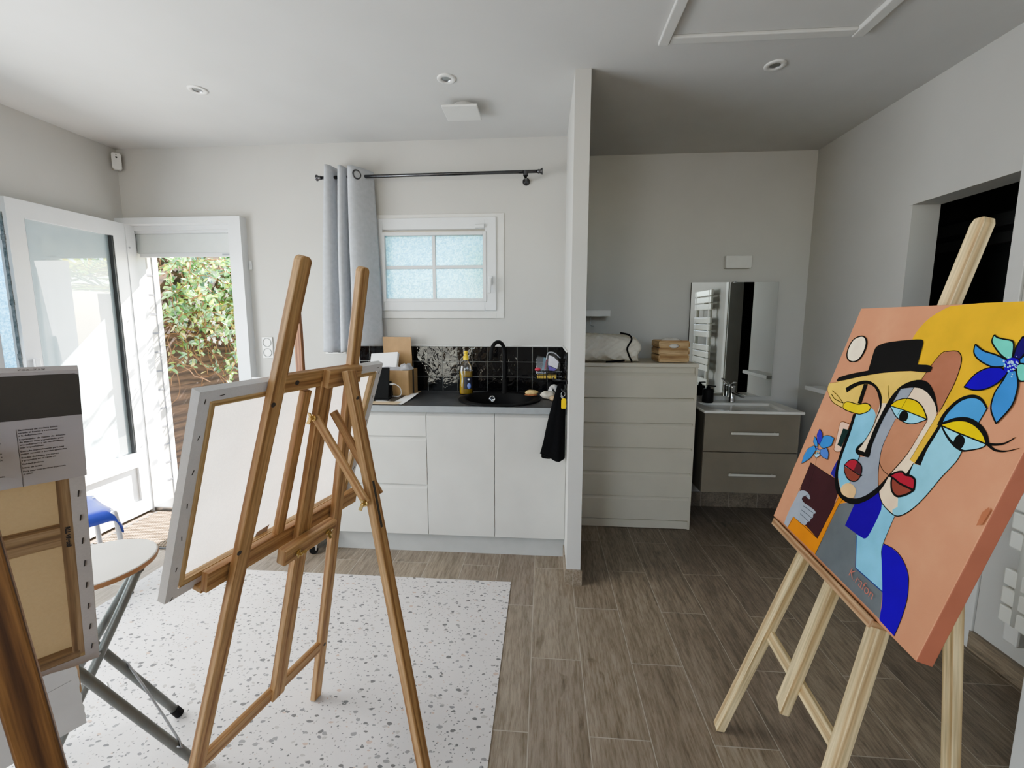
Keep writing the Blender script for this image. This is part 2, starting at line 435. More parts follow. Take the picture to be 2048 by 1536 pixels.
def tag(o, label=None, cat=None, group=None, kind=None):
    for k, v in (('label', label), ('category', cat), ('group', group), ('kind', kind)):
        if v: o[k] = v
    return o
def thing(name, loc, label, cat, group=None):
    o = bpy.data.objects.new(name, None); COL.objects.link(o); o.location = loc; o.empty_display_size = .1
    WL[o.name] = V(loc); return tag(o, label, cat, group)
def struct(name, mb, mat, **kw):
    o = mb.build(name, mat, **kw); o['kind'] = 'structure'; return o
def copy_tree(o, parent=None, delta=V((0, 0, 0))):
    """a copy of a thing with copies of its parts and their sub-parts"""
    c = o.copy(); COL.objects.link(c); c.parent = parent
    WL[c.name] = wloc(o) + delta
    if parent is None: c.location = o.location + delta
    for ch in [q for q in o.children]: copy_tree(ch, c, delta)
    return c
def smooth_path(pts, n=6, closed=False):
    pts = [V(p) for p in pts]; N = len(pts); out = []
    rng = range(N) if closed else range(N - 1)
    for i in rng:
        p0 = pts[(i - 1) % N] if closed or i > 0 else pts[i]; p1 = pts[i]; p2 = pts[(i + 1) % N]
        p3 = pts[(i + 2) % N] if closed or i + 2 < N else p2
        for k in range(n):
            t = k / n
            out.append(.5 * ((2 * p1) + (p2 - p0) * t + (2 * p0 - 5 * p1 + 4 * p2 - p3) * t * t + (3 * p1 - p0 - 3 * p2 + p3) * t ** 3))
    if not closed: out.append(pts[-1])
    return out
X3, Y3, Z3 = V((1, 0, 0)), V((0, 1, 0)), V((0, 0, 1))
def lettering(name, text, size, o, ex, ey, mat, parent, bold=0., space=1.0, line=1.0, align='LEFT'):
    """written words as a flat mesh lying in the plane (ex, ey), first baseline at o"""
    cu = bpy.data.curves.new(name, 'FONT'); cu.body = text; cu.size = size; cu.offset = bold; cu.space_character = space; cu.space_line = line
    cu.align_x = align; cu.resolution_u = 3
    t = bpy.data.objects.new(name, cu); COL.objects.link(t)
    dg = bpy.context.evaluated_depsgraph_get(); me = bpy.data.meshes.new_from_object(t.evaluated_get(dg))
    bpy.data.objects.remove(t); bpy.data.curves.remove(cu)
    ex, ey = V(ex).normalized(), V(ey).normalized(); o = V(o); org = wloc(parent)
    for v in me.vertices: v.co = o + ex * v.co.x + ey * v.co.y - org
    me.materials.clear(); me.materials.append(MATS[mat])
    ob = bpy.data.objects.new(name, me); COL.objects.link(ob); ob.parent = parent; WL[ob.name] = org
    return ob

# ------------------------------------------------------------------ the room shell
ZCEIL, YK, YA, XL, XR = 2.59, 2.95, 3.30, -2.97, 1.875
DX0, DX1, DZ = -2.965, -2.13, 2.10            # garden door opening
WX0, WX1, WZ0, WZ1 = -1.11, -.378, 1.53, 2.02  # kitchen window opening

b = MB(); b.box(-3.2, 2.01, -2.75, 3.45, -.12, 0); struct('floor', b, 'floor_planks')
b = MB(); b.box(-3.2, 2.02, -2.75, 3.45, ZCEIL, ZCEIL + .12); struct('ceiling', b, 'ceiling_paint')
b = MB()
y0, y1 = YK, YK + .2
b.box(-3.2, DX0, y0, y1, 0, ZCEIL); b.box(DX0, DX1, y0, y1, DZ, ZCEIL)
b.box(DX1, WX0, y0, y1, 0, ZCEIL); b.box(WX0, WX1, y0, y1, 0, WZ0); b.box(WX0, WX1, y0, y1, WZ1, ZCEIL)
b.box(WX1, .134, y0, y1, 0, ZCEIL)
struct('wall_back', b, 'wall_paint')
b = MB(); b.box(.209, 2.1, YA, YA + .15, 0, ZCEIL); struct('wall_alcove', b, 'wall_paint')
b = MB(); b.box(.134, .209, 2.205, 3.45, 0, ZCEIL); struct('wall_partition', b, 'wall_paint')
LY0, LY1, LZ0, LZ1 = .15, 2.50, .3, 2.08      # glazed opening in the left wall
b = MB(); x0, x1 = XL - .15, XL
b.box(x0, x1, LY1, YK, 0, ZCEIL); b.box(x0, x1, -2.75, LY0, 0, ZCEIL)
b.box(x0, x1, LY0, LY1, 0, LZ0); b.box(x0, x1, LY0, LY1, LZ1, ZCEIL)
struct('wall_left', b, 'wall_paint')
RY0, RY1, RZ = 1.93, 2.45, 2.01               # dark doorway in the right wall
b = MB(); x0, x1 = XR, XR + .135
b.box(x0, x1, RY1, YA, 0, ZCEIL); b.box(x0, x1, -2.75, RY0, 0, ZCEIL); b.box(x0, x1, RY0, RY1, RZ, ZCEIL)
struct('wall_right', b, 'wall_paint')
BX0, BX1, BZ0, BZ1 = -2.6, -1.2, .1, 2.15       # wide window behind the viewer
b = MB(); y0, y1 = -2.75, -2.6
b.box(-3.1, BX0, y0, y1, 0, ZCEIL); b.box(BX1, -.65, y0, y1, 0, ZCEIL); b.box(-.65, 1.65, y0, y1, 0, 1.9); b.box(-.65, 1.65, y0, y1, 2.5, ZCEIL); b.box(1.65, 2.0, y0, y1, 0, ZCEIL); b.box(BX0, BX1, y0, y1, 0, BZ0); b.box(BX0, BX1, y0, y1, BZ1, ZCEIL)  # the high slot is added only to house the fill light
struct('wall_rear', b, 'wall_paint')

# skirting of floor planks round the partition foot and on the right wall
b = MB(); b.box(.126, .218, 2.196, 2.205, 0, .087); b.box(.126, .134, 2.205, 2.46, 0, .087); b.box(.209, .218, 2.205, 2.88, 0, .087)
struct('baseboard_partition', b, 'floor_planks')
b = MB(); b.box(XR - .014, XR, -2.6, 1.875, 0, .085); struct('baseboard_right', b, 'floor_planks')
b = MB(); b.box(1.01, XR, YA - .012, YA, 0, .112); b.box(XR - .012, XR, RY1 + .06, YA - .012, 0, .085); struct('baseboard_alcove', b, 'floor_planks')

# casing round the doorway
b = MB()
b.box(XR - .012, XR, RY0 - .06, RY0, 0, RZ + .06);
b.box(XR, XR + .135, RY0 - .004, RY0 + .012, 0, RZ)
struct('trim_1', b, 'white_satin', bevel=.003)
b = MB(); b.box(XR - .003, XR, RY0 - .06, RY1 + .02, RZ, RZ + .055); struct('trim_3', b, 'wall_paint')

# the dark room beyond the doorway
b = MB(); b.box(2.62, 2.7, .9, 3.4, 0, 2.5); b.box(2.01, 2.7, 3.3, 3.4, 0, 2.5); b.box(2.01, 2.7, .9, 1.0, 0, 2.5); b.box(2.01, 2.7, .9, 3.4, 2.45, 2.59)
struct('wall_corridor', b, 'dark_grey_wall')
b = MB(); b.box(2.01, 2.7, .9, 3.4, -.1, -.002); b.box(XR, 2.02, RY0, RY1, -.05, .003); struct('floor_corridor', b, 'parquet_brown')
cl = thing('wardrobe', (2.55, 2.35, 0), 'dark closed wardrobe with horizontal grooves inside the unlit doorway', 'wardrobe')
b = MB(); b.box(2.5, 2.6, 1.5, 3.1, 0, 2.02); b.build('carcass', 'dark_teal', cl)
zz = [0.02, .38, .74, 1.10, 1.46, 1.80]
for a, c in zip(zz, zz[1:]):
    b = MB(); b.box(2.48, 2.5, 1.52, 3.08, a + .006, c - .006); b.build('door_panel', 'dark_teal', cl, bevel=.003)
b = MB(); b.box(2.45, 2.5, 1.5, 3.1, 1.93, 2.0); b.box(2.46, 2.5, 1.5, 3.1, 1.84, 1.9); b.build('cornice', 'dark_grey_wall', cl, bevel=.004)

# ceiling hatch trim, flat battens round a panel
b = MB()
b.box(.468, .512, 1.0, 2.03, ZCEIL - .018, ZCEIL); b.box(1.243, 1.29, 1.0, 2.03, ZCEIL - .018, ZCEIL); b.box(.512, 1.243, 1.985, 2.03, ZCEIL - .014, ZCEIL)
struct('trim_2', b, 'white_satin', bevel=.004)

# kitchen window: casing, frame, sash, bars, panes
wn = bpy.data.objects.new('window_1', None); COL.objects.link(wn); wn.location = (-.745, YK, WZ0); WL['window_1'] = V(wn.location); wn['kind'] = 'structure'
def ring(b, x0, x1, z0, z1, w, ya, yb, mi=0, wt=None, wb=None):
    wt = w if wt is None else wt; wb = w if wb is None else wb
    b.box(x0, x0 + w, ya, yb, z0, z1, mi); b.box(x1 - w, x1, ya, yb, z0, z1, mi)
    b.box(x0 + w, x1 - w, ya, yb, z1 - wt, z1, mi); b.box(x0 + w, x1 - w, ya, yb, z0, z0 + wb, mi)
b = MB(); ring(b, -1.216, -.272, 1.434, 2.123, .05, YK - .006, YK); b.build('casing', 'white_satin', wn, bevel=.002)
b = MB(); ring(b, -1.168, -.322, 1.485, 2.098, .075, YK - .016, YK + .06); b.build('window_frame', 'frame_pvc', wn, bevel=.004)
b = MB(); ring(b, -1.10, -.388, 1.545, 2.005, .022, YK - .022, YK + .03); b.build('glazing_bead', 'frame_pvc', wn, bevel=.003)
b = MB(); b.box(-.757, -.735, YK - .006, YK + .016, 1.56, 1.99); b.box(-1.09, -.757, YK - .005, YK + .015, 1.766, 1.788); b.box(-.735, -.40, YK - .005, YK + .015, 1.766, 1.788); b.build('glazing_bar', 'frame_pvc', wn, bevel=.002)
for x0, x1 in ((-1.085, -.757), (-.735, -.403)):
    for z0, z1 in ((1.56, 1.766), (1.788, 1.995)):
        b = MB(); b.box(x0, x1, YK + .004, YK + .009, z0, z1); b.build('pane', 'hammered_glass', wn)
b = MB(); b.box(-.372, -.348, YK - .03, YK - .016, 1.655, 1.715); b.bar((-.360, YK - .048, 1.70), (-.366, YK - .05, 1.60), .02, .014, X3); b.bar((-.360, YK - .02, 1.69), (-.360, YK - .055, 1.69), .014, .014, X3)
tag(b.build('handle', 'frame_pvc', wn, bevel=.003), 'white window handle turned downwards')
b = MB(); b.box(-.462, -.398, YK - .03, YK - .016, 2.025, 2.05); b.build('trickle_vent', 'frame_pvc', wn, bevel=.004)

# wide glazing in the left wall, nearer the viewer
wn2 = bpy.data.objects.new('window_2', None); COL.objects.link(wn2); wn2.location = (XL, 1.1, LZ0); WL['window_2'] = V(wn2.location); wn2['kind'] = 'structure'
b = MB()
for ya, yb, za, zb in ((LY0, LY0 + .07, LZ0, LZ1), (LY1 - .05, LY1, LZ0, LZ1), (LY0, LY1, LZ1 - .07, LZ1), (LY0, LY1, LZ0, LZ0 + .07), (1.1, 1.17, LZ0, LZ1), (2.10, 2.16, LZ0, LZ1)):
    b.box(XL - .09, XL + .006, ya, yb, za, zb)
b.build('window_frame', 'frame_pvc', wn2, bevel=.004)
for ya, yb, g_ in ((LY0 + .07, 1.1, 'hammered_glass'), (1.17, 2.10, 'hammered_glass'), (2.16, LY1 - .05, 'hammered_glass')):
    b = MB(); b.box(XL - .05, XL - .044, ya, yb, LZ0 + .07, LZ1 - .07); b.build('pane', g_, wn2)

# garden door: frame, roller shutter box, open leaf
dn = bpy.data.objects.new('door_1', None); COL.objects.link(dn); dn.location = (-2.5, YK, 0); WL['door_1'] = V(dn.location); dn['kind'] = 'structure'
b = MB()
b.box(DX1 - .02, -2.06, 2.885, YK, 0, 2.118); b.box(-2.97, DX1 - .02, 2.885, YK, 2.075, 2.118); b.box(-2.97, -2.895, 2.885, YK, 0, 2.075)
b.build('door_frame', 'frame_pvc', dn)
b = MB()
b.box(DX1 - .045, DX1, YK, 3.06, 0, DZ); b.box(DX0, DX0 + .045, YK - .03, YK - .01, 0, DZ); b.box(DX0, DX0 + .036, YK + .03, YK + .04, 0, DZ); b.box(DX0, DX0 + .025, YK - .03, 3.06, 0, DZ); b.box(DX0 + .025, DX1 - .045, YK, 3.06, 2.045, DZ); b.box(DX0 + .025, DX1 - .045, YK + .02, 3.06, 2.03, 2.045)
b.build('jamb', 'frame_pvc', dn, bevel=.004)
b = MB(); b.box(DX0 + .03, DX1 - .045, 3.0, 3.2, 1.895, 2.03); b.build('shutter_box', 'shutter_grey', dn, bevel=.004)
b = MB(); b.box(DX0 + .05, DX1 - .045, 2.995, 3.02, 1.868, 1.897); b.build('shutter_rail', 'frame_pvc', dn, bevel=.004)
b = MB(); b.box(-2.285, -2.215, 2.9935, 2.995, 1.876, 1.888); b.build('maker_plate', 'steel', dn)
b = MB(); b.box(DX1 - .075, DX1 - .045, 3.0, 3.15, 0, 1.87); b.build('shutter_guide', 'frame_pvc', dn, bevel=.003)
b = MB(); b.box(-2.90, -2.13, 2.885, 3.2, 0, .035); b.build('threshold', 'steel', dn, bevel=.006)
# leaf folded back against the left wall
LX0, LX1, FY0, FY1 = -2.962, -2.90, 2.212, 2.885
b = MB()
b.box(LX0, LX1, FY0, FY0 + .082, .022, 2.08); b.box(LX0, LX1, FY1 - .085, FY1, .022, 2.08)
b.box(LX0, LX1, FY0 + .082, FY1 - .085, 1.985, 2.08); b.box(LX0, LX1, FY0 + .082, FY1 - .085, .37, .475); b.box(LX0, LX1, FY0 + .082, FY1 - .085, .022, .12)
leaf = b.build('door_leaf', 'frame_pvc', dn)
b = MB(); b.box(-2.945, -2.915, FY0 + .09, FY1 - .08, .11, .38); b.build('lower_panel', 'frame_pvc', leaf)
b = MB(); b.box(-2.934, -2.930, FY0 + .09, FY1 - .08, .47, 1.99); b.build('pane', 'misted_glass', leaf)
b = MB()
for ya, yb, za, zb in ((FY1 - .097, FY1 - .083, .475, 1.985), (FY0 + .080, FY0 + .086, .475, 1.985)): b.box(LX1 - .03, LX1 - .004, ya, yb, za, zb)
b.build('glazing_seal', 'seal_dark', leaf)
b = MB(); b.box(-2.942, -2.922, FY0 - .003, FY0 + .001, .1, 2.0)
for z in (.5, 1.05, 1.2, 1.5, 1.85): b.box(-2.943, -2.919, FY0 - .006, FY0, z, z + .03)
tag(b.build('lock_strip', 'lock_metal', leaf), 'dark metal lock strip on the leaf edge')
b = MB(); b.box(-2.9, -2.885, FY0 + .03, FY0 + .06, 1.02, 1.2); b.bar((-2.868, FY0 + .045, 1.14), (-2.866, FY0 + .05, 1.02), .022, .016, Y3); b.bar((-2.89, FY0 + .045, 1.14), (-2.86, FY0 + .045, 1.14), .016, .016, Y3)
b.build('handle', 'frame_pvc', leaf, bevel=.003)
b = MB()
for z in (1.92, 1.46, .98, .56): b.lathe([(0, .004), (.006, .004), (.006, 0)], (-2.885, 2.892, z), 10, ax=(1, 0, 0))
b.build('screw_cap', 'steel', dn)

# ------------------------------------------------------------------ outside the door
b = MB(); b.box(-3.9, 3.5, 3.2, 9, -.2, -.06); b.box(-6, -3.12, -3, 9, -.2, -.07)
o = b.build('outside_paving', 'paving'); o['kind'] = 'structure'
b = MB(); b.box(-3.30, -2.975, 3.155, 3.2, -.1, 2.7); b.box(-3.2, -2.966, 3.14, 3.19, -.1, 1.9)
for k in range(14): b.box(-2.975, -2.966, 3.062, 3.138, .02 + .145 * k, .152 + .145 * k)
o = struct('wall_outside', b, 'exterior_white')
b = MB()
for k in range(14): b.box(-2.975, -2.963, 3.062, 3.138, .152 + .145 * k, .165 + .145 * k)
b.box(-2.975, -2.962, 3.138, 3.142, 0, 1.9); b.box(-2.975, -2.962, 3.06, 3.064, 0, 1.9)
struct('wall_outside_joints', b, 'joint_grey')
b = MB(); b.box(-4.9, -4.8, -3, 3.1, -.1, 2.9); struct('wall_outside_left', b, 'outside_bluish')
b = MB(); b.box(-1.75, .12, 3.16, 4.15, 2.32, 2.38); struct('outside_sun_blocker', b, 'exterior_white')  # unseen slab added to keep direct sun off the kitchen panes
fn = thing('garden_fence', (-3.4, 5, 0), 'dark brown weathered horizontal board fence seen through the garden door', 'fence')
for k in range(13):
    b = MB(); b.box(-3.43, -3.405 - .004 * (k % 2), 3.45, 8.5, .0 + .162 * k, .162 + .162 * k); b.build('board', 'fence_board', fn)
for y in (3.7, 5.3, 6.9):
    b = MB(); b.box(-3.48, -3.43, y, y + .07, -.06, 2.1); b.build('post', 'fence_board', fn)

def leaf_poly(b, p, d, nrm, L, W, mi, fold=.25):
    d = d.normalized(); s = d.cross(nrm).normalized(); n = s.cross(d)
    m1 = p + d * L * .3; m2 = p + d * L * .68; t = p + d * L
    up = n * W * fold
    b.face([p, m1 + s * W * .48 + up, m2 + s * W * .40 + up, t], mi); b.face([p, t, m2 - s * W * .40 + up, m1 - s * W * .48 + up], mi)
def rv(k=1.0): return V((R.gauss(0, k), R.gauss(0, k), R.gauss(0, k)))
LM = ['leaf_green', 'leaf_deep', 'leaf_lime', 'leaf_gold']
vn = thing('garden_jasmine', (-3.2, 4.4, 0), 'tangled flowering jasmine with small glossy leaves over the garden fence', 'climbing plant')
lb, sb_, fb = MB(), MB(), MB()
def spray(p0, vel, steps, dens, size, mats, stemr=.004):
    p = V(p0); path = [p.copy()]; v_ = V(vel)
    for k in range(steps):
        v_ = (v_ + rv(.35) * .06 + V((0, 0, -.006))).normalized() * .06; p = p + v_; 
        p.x = max(p.x, -3.38); p.y = max(p.y, 3.4); path.append(p.copy())
        for q in range(dens):
            if R.random() < .8:
                d = (v_.normalized() * .3 + rv(.7)); n = V((.6, -.2, .8)) + rv(.35)
                leaf_poly(lb, p + rv(.012), d, n, size * R.uniform(.7, 1.3), size * .5 * R.uniform(.8, 1.2), R.choice(mats))
    sb_.tube(path, stemr, 5, cap=False)
for k in range(330):
    y = R.uniform(3.5, 6.6); z = R.uniform(1.36, 2.05) - .03 * (y - 3.5)
    spray((-3.34 + R.uniform(0, .4), y, z), (R.uniform(.1, .5), R.uniform(-.6, .6), R.uniform(-.5, .5)), R.randint(5, 11), 3, .062, [0, 0, 0, 1, 2, 3] if z < 1.6 else [0, 0, 1, 2])
for k in range(110):
    y = R.uniform(3.5, 6.6); z = R.uniform(1.0, 1.4)
    spray((-3.36 + R.uniform(0, .2), y, z), (R.uniform(0, .3), R.uniform(-.7, .7), R.uniform(-.8, .2)), R.randint(6, 12), 1 if R.random() < .4 else 0, .05, [0, 2, 3, 1], .004)
for k in range(24):
    y = R.uniform(3.9, 6.2); z = R.uniform(.55, 1.0)
    spray((-3.3, y, z), (.3, R.uniform(-.6, .6), R.uniform(-.2, .5)), 5, 3, .075, [0, 0, 1, 2], .003)
for k in range(420):
    p = V((-3.2 + R.uniform(0, .35), R.uniform(3.6, 6.4), R.uniform(1.2, 2.0)))
    for q in range(5):
        a = q * 2 * PI / 5; d = V((.3, math.cos(a), math.sin(a)))
        leaf_poly(fb, p, d, V((1, 0, .1)), .026, .016, 0, .1)
lb.build('leaves', LM, vn); sb_.build('stems', 'vine_stem', vn); fb.build('blossoms', 'exterior_white', vn)
iv = thing('garden_ivy', (-3.3, 5.0, 1.7), 'large dark heart-shaped ivy leaves above the flowering jasmine', 'climbing plant')
lb, sb_ = MB(), MB()
for k in range(260):
    y = R.uniform(3.6, 7.4); p = V((-3.32 + R.uniform(-.1, .3), y, R.uniform(1.72, 2.5)))
    d = V((R.uniform(.2, .8), R.uniform(-.6, .6), R.uniform(-1, -.1))); leaf_poly(lb, p, d, V((.7, -.5, .5)) + rv(.3), R.uniform(.12, .19), R.uniform(.10, .16), R.choice([0, 1, 1, 1, 2]), .12)
    if k % 4 == 0: sb_.tube([p, p - d.normalized() * .15, p + V((-.15, .05, -.3))], .005, 5, cap=False)
lb.build('leaves', LM, iv); sb_.build('stems', 'vine_stem', iv)
hs = thing('garden_hose', (-3.1, 4.1, 0), 'coiled pale yellow hose lying at the foot of the fence', 'hose')
b = MB(); b.tube(smooth_path([V((-3.12 + .17 * math.cos(t * .7), 4.15 + .17 * math.sin(t * .7), -.02 + .012 * t + (.25 if t > 26 else 0))) for t in range(28)], 3), .014, 8); b.build('hose_line', 'foam_yellow', hs, smooth=True)
# fan palm further along the house, mirrored in the door glass
pm = thing('garden_palm', (-.3, 5.2, 0), 'fan palm outside, mirrored in the open glass door leaf', 'palm tree')
b = MB(); b.tube([(-.3, 5.2, -.06), (-.31, 5.22, .8), (-.3, 5.2, 1.75)], [.13, .11, .09], 12); b.build('trunk', 'vine_stem', pm, smooth=True)
b = MB()
for k in range(15):
    a = k * 2.4; el = R.uniform(-.1, .8); hd = V((math.cos(a) * math.cos(el), math.sin(a) * math.cos(el), math.sin(el)))
    base = V((-.3, 5.2, 1.8)); c = base + hd * R.uniform(.3, .5); b.tube([base, c], .01, 5, 0)
    side = hd.cross(Z3).normalized(); up = side.cross(hd)
    for q in range(26):
        t = (q / 25 - .5) * 4.2; d = hd * math.cos(t) + side * math.sin(t) + up * R.uniform(-.12, .12)
        leaf_poly(b, c, d, up, R.uniform(.4, .55), .035, R.choice([0, 2, 2, 3]), .2)
b.build('fronds', ['leaf_green', 'leaf_deep', 'leaf_lime', 'leaf_gold'], pm)

# ------------------------------------------------------------------ kitchenette
KL, KR = -1.285, .134
splits = [KL, -.682, -.279, KR]
FYK = 2.43
b = MB(); b.box(KL, KR, 2.482, 2.50, 0, .128); o = b.build('plinth', 'plinth_grey'); tag(o, 'pale grey plinth board under the white kitchen base units', 'plinth')
def front(b, x0, x1, z0, z1, lip=.022):
    """handleless front with a chamfered grip along its top"""
    b.prism([(FYK, z0), (FYK, z1), (FYK + .016, z1 + lip), (FYK + .02, z1 + lip), (FYK + .02, z0)], (x0 + .0015, 0, 0), Y3, Z3, X3, x1 - x0 - .003)
cat = 'cabinet'
u1 = thing('base_cabinet', ((splits[0] + splits[1]) / 2, 2.7, .13), 'white kitchen base unit with three handleless drawers, partly behind the easel', cat, 'kitchen base units')
b = MB(); b.box(splits[0], splits[1], FYK + .022, 2.945, .13, .892); b.build('carcass', 'cabinet_white', u1)
for z0, z1 in ((.136, .424), (.449, .718), (.743, .866)):
    b = MB(); front(b, splits[0], splits[1], z0, z1); b.build('drawer_front', 'cabinet_white', u1, bevel=.0015)
for k, lab in ((1, 'white kitchen base unit with one door, under the left half of the sink'), (2, 'white kitchen base unit with one door, under the black towel by the partition')):
    u = thing('base_cabinet', ((splits[k] + splits[k + 1]) / 2, 2.7, .13), lab, cat, 'kitchen base units')
    b = MB(); b.box(splits[k], splits[k + 1], FYK + .022, 2.945, .13, .785); b.box(splits[k], splits[k + 1], FYK + .022, FYK + .04, .785, .892); b.build('carcass', 'cabinet_white', u)
    b = MB(); front(b, splits[k], splits[k + 1], .136, .866); b.build('door', 'cabinet_white', u, bevel=.0015)

# worktop with a round cut-out
SX, SY, SR = -.272, 2.665, .235
b = MB(); x0, x1, ya, yb, z0, z1 = KL - .005, KR - .001, 2.41, 2.946, .893, .93
angs = sorted(set([2 * PI * k / 48 for k in range(48)] + [math.atan2(yy - SY, xx - SX) % (2 * PI) for xx in (x0, x1) for yy in (ya, yb)]))
def edge(a):
    dx, dy = math.cos(a), math.sin(a); t = 1e9
    if abs(dx) > 1e-9: t = min(t, ((x1 if dx > 0 else x0) - SX) / dx)
    if abs(dy) > 1e-9: t = min(t, ((yb if dy > 0 else ya) - SY) / dy)
    return SX + dx * t, SY + dy * t
for i, a in enumerate(angs):
    c = angs[(i + 1) % len(angs)]
    A, B = edge(a), edge(c); P, Q = (SX + SR * math.cos(a), SY + SR * math.sin(a)), (SX + SR * math.cos(c), SY + SR * math.sin(c))
    b.face([(*P, z1), (*A, z1), (*B, z1), (*Q, z1)], 0); b.face([(*P, z0), (*Q, z0), (*B, z0), (*A, z0)], 0)
    b.face([(*A, z0), (*B, z0), (*B, z1), (*A, z1)], 1); b.face([(*P, z1), (*Q, z1), (*Q, z0), (*P, z0)], 0)
o = b.build('worktop', ['worktop_slate', 'worktop_edge']); tag(o, 'dark slate grey worktop with pale front edge over the white base units', 'worktop')

sk = thing('kitchen_sink', (SX, SY, .93), 'round black sink set into the dark worktop', 'sink')
b = MB(); b.lathe([(.256, .001), (.258, .006), (.25, .010), (.215, .009), (.207, .002), (.200, -.06), (.185, -.125), (.16, -.14), (.03, -.145), (.0, -.145)], (SX, SY, .93), 56); b.build('bowl', 'black_matt', sk, smooth=True)
b = MB()
d = V((-.36, .93, 0)).normalized(); c = V((SX, SY, .895)) + d * .196
b.lathe([(.0, .002), (.012, .002), (.012, .006), (.022, .006), (.024, .003), (.024, 0)], c, 20, ax=-d + V((0, 0, .15))); b.build('overflow', 'chrome', sk, smooth=True)
b = MB(); b.lathe([(.0, .004), (.03, .004), (.042, .006), (.044, 0)], (SX, SY, .786), 24); b.build('drain', 'chrome', sk, smooth=True)

tp = thing('kitchen_tap', (-.262, 2.895, .93), 'tall matt black gooseneck tap behind the round sink', 'tap')
b = MB(); b.lathe([(.027, 0), (.027, .012), (.02, .018), (.02, .09), (.014, .1)], (-.262, 2.895, .93), 20); b.build('body', 'black_matt', tp, smooth=True)
b = MB()
pts = [(-.262, 2.895, 1.0), (-.262, 2.895, 1.14), (-.263, 2.895, 1.2)] + [(-.263 - .05 * (1 - math.cos(t)) * .75, 2.895 - .062 * (1 - math.cos(t)), 1.205 + .075 * math.sin(t)) for t in [k * PI / 10 for k in range(1, 11)]] + [(-.34, 2.768, 1.165)]
b.tube(smooth_path(pts, 3), .0125, 12); b.build('spout', 'black_rubber', tp, smooth=True)
b = MB(); b.tube([(-.242, 2.895, .985), (-.215, 2.89, .99), (-.19, 2.885, 1.02)], [.009, .007, .006], 10); b.build('lever', 'black_matt', tp, smooth=True)

# splashback of hand-made tiles, three rows, returning along the partition
sp = thing('splashback', (-.57, 2.945, .93), 'glossy black square hand-made tiles along the wall behind the worktop', 'tiles')
b = MB(); gb = MB()
P_ = .1035
gb.box(KL, .134, 2.941, YK, .93, 1.244); gb.box(.1285, .134, 2.45, 2.941, .93, 1.244)
def tilted(o, ex, ey, ez, w, h):
    j = [R.uniform(-.0012, .0012) for _ in range(4)]
    P = [V(o) + V(ex) * a + V(ey) * c + V(ez) * (.003 + q) for (a, c), q in zip(((.0, .0), (w, 0), (w, h), (0, h)), j)]
    Q = [V(o) + V(ex) * a + V(ey) * c for a, c in ((0, 0), (w, 0), (w, h), (0, h))]
    b.face(P)
    for i in range(4): b.face([Q[i], Q[(i + 1) % 4], P[(i + 1) % 4], P[i]])
for r_ in range(3):
    z = .9325 + r_ * .1037
    for k in range(14):
        xr = .128 - k * P_; xl = xr - P_ + .004
        if xl > KL - .06: tilted((max(xl, KL), 2.941, z), X3, Z3, -Y3, xr - max(xl, KL), .1005)
    for k in range(5):
        tilted((.1285, 2.937 - k * P_, z), -Y3, Z3, -X3, P_ - .003, .1005)
gb.build('grout_bed', 'grout_grey', sp); b.build('tile_field', 'tile_black', sp)
b = MB(); b.box(KL, .134, 2.934, YK, 1.244, 1.253); b.box(.124, .134, 2.43, 2.932, 1.244, 1.253); b.build('edge_strip', 'white_satin', sp, bevel=.002)

# washing-up liquid
bt = thing('detergent_bottle', (-.513, 2.82, .93), 'clear bottle of yellow washing-up liquid with yellow cap', 'bottle')
def oval(b, prof, c, kx, ky, n=24, mi=0):
    b.loft([[V(c) + V((kx(r) * math.cos(2 * PI * k / n), ky(r) * math.sin(2 * PI * k / n), h)) for k in range(n)] for r, h in prof], True, mi)
body = [(.0, .0), (.95, .0), (1, .01), (1, .06), (.92, .10), (.96, .13), (1, .16), (.9, .19), (.6, .213), (.32, .225), (.32, .236)]
b = MB(); oval(b, body, (-.513, 2.82, .931), lambda r: .047 * r + 1e-4, lambda r: .028 * r + 1e-4); b.build('bottle_body', 'clear_plastic', bt, smooth=True)
b = MB(); oval(b, [(0, .002), (.9, .002), (.95, .012), (.95, .06), (.87, .10), (.91, .13), (.93, .155), (0, .155)], (-.513, 2.82, .931), lambda r: .046 * r + 1e-4, lambda r: .027 * r + 1e-4); b.build('liquid', 'detergent_yellow', bt, smooth=True)
b = MB(); b.lathe([(.018, .232), (.018, .255), (.011, .262), (.011, .276), (.015, .28), (.012, .290), (.0, .291)], (-.513, 2.82, .93), 16); b.build('cap', 'cap_yellow', bt, smooth=True)
b = MB()
n = 10; arc = [(-.513 + .0485 * math.sin(t), 2.82 - .0295 * math.cos(t)) for t in [-.25 + 1.35 * k / n for k in range(n + 1)]]
b.loft([[V((x, y, z)) for x, y in arc] for z in (.97, 1.01, 1.05)], False, 0)
lo = b.build('label', ['label_navy', 'label_blue', 'cap_yellow'], bt, smooth=True)
b = MB(); c = V((-.488, 2.788, .992)); b.blob(c, (.013, .004, .02), 8); b.build('label_motif', 'label_blue', lo, smooth=True)
b = MB(); b.blob(V((-.490, 2.79, 1.035)), (.008, .003, .006), 8); b.build('label_emblem', 'paper_white', lo, smooth=True)

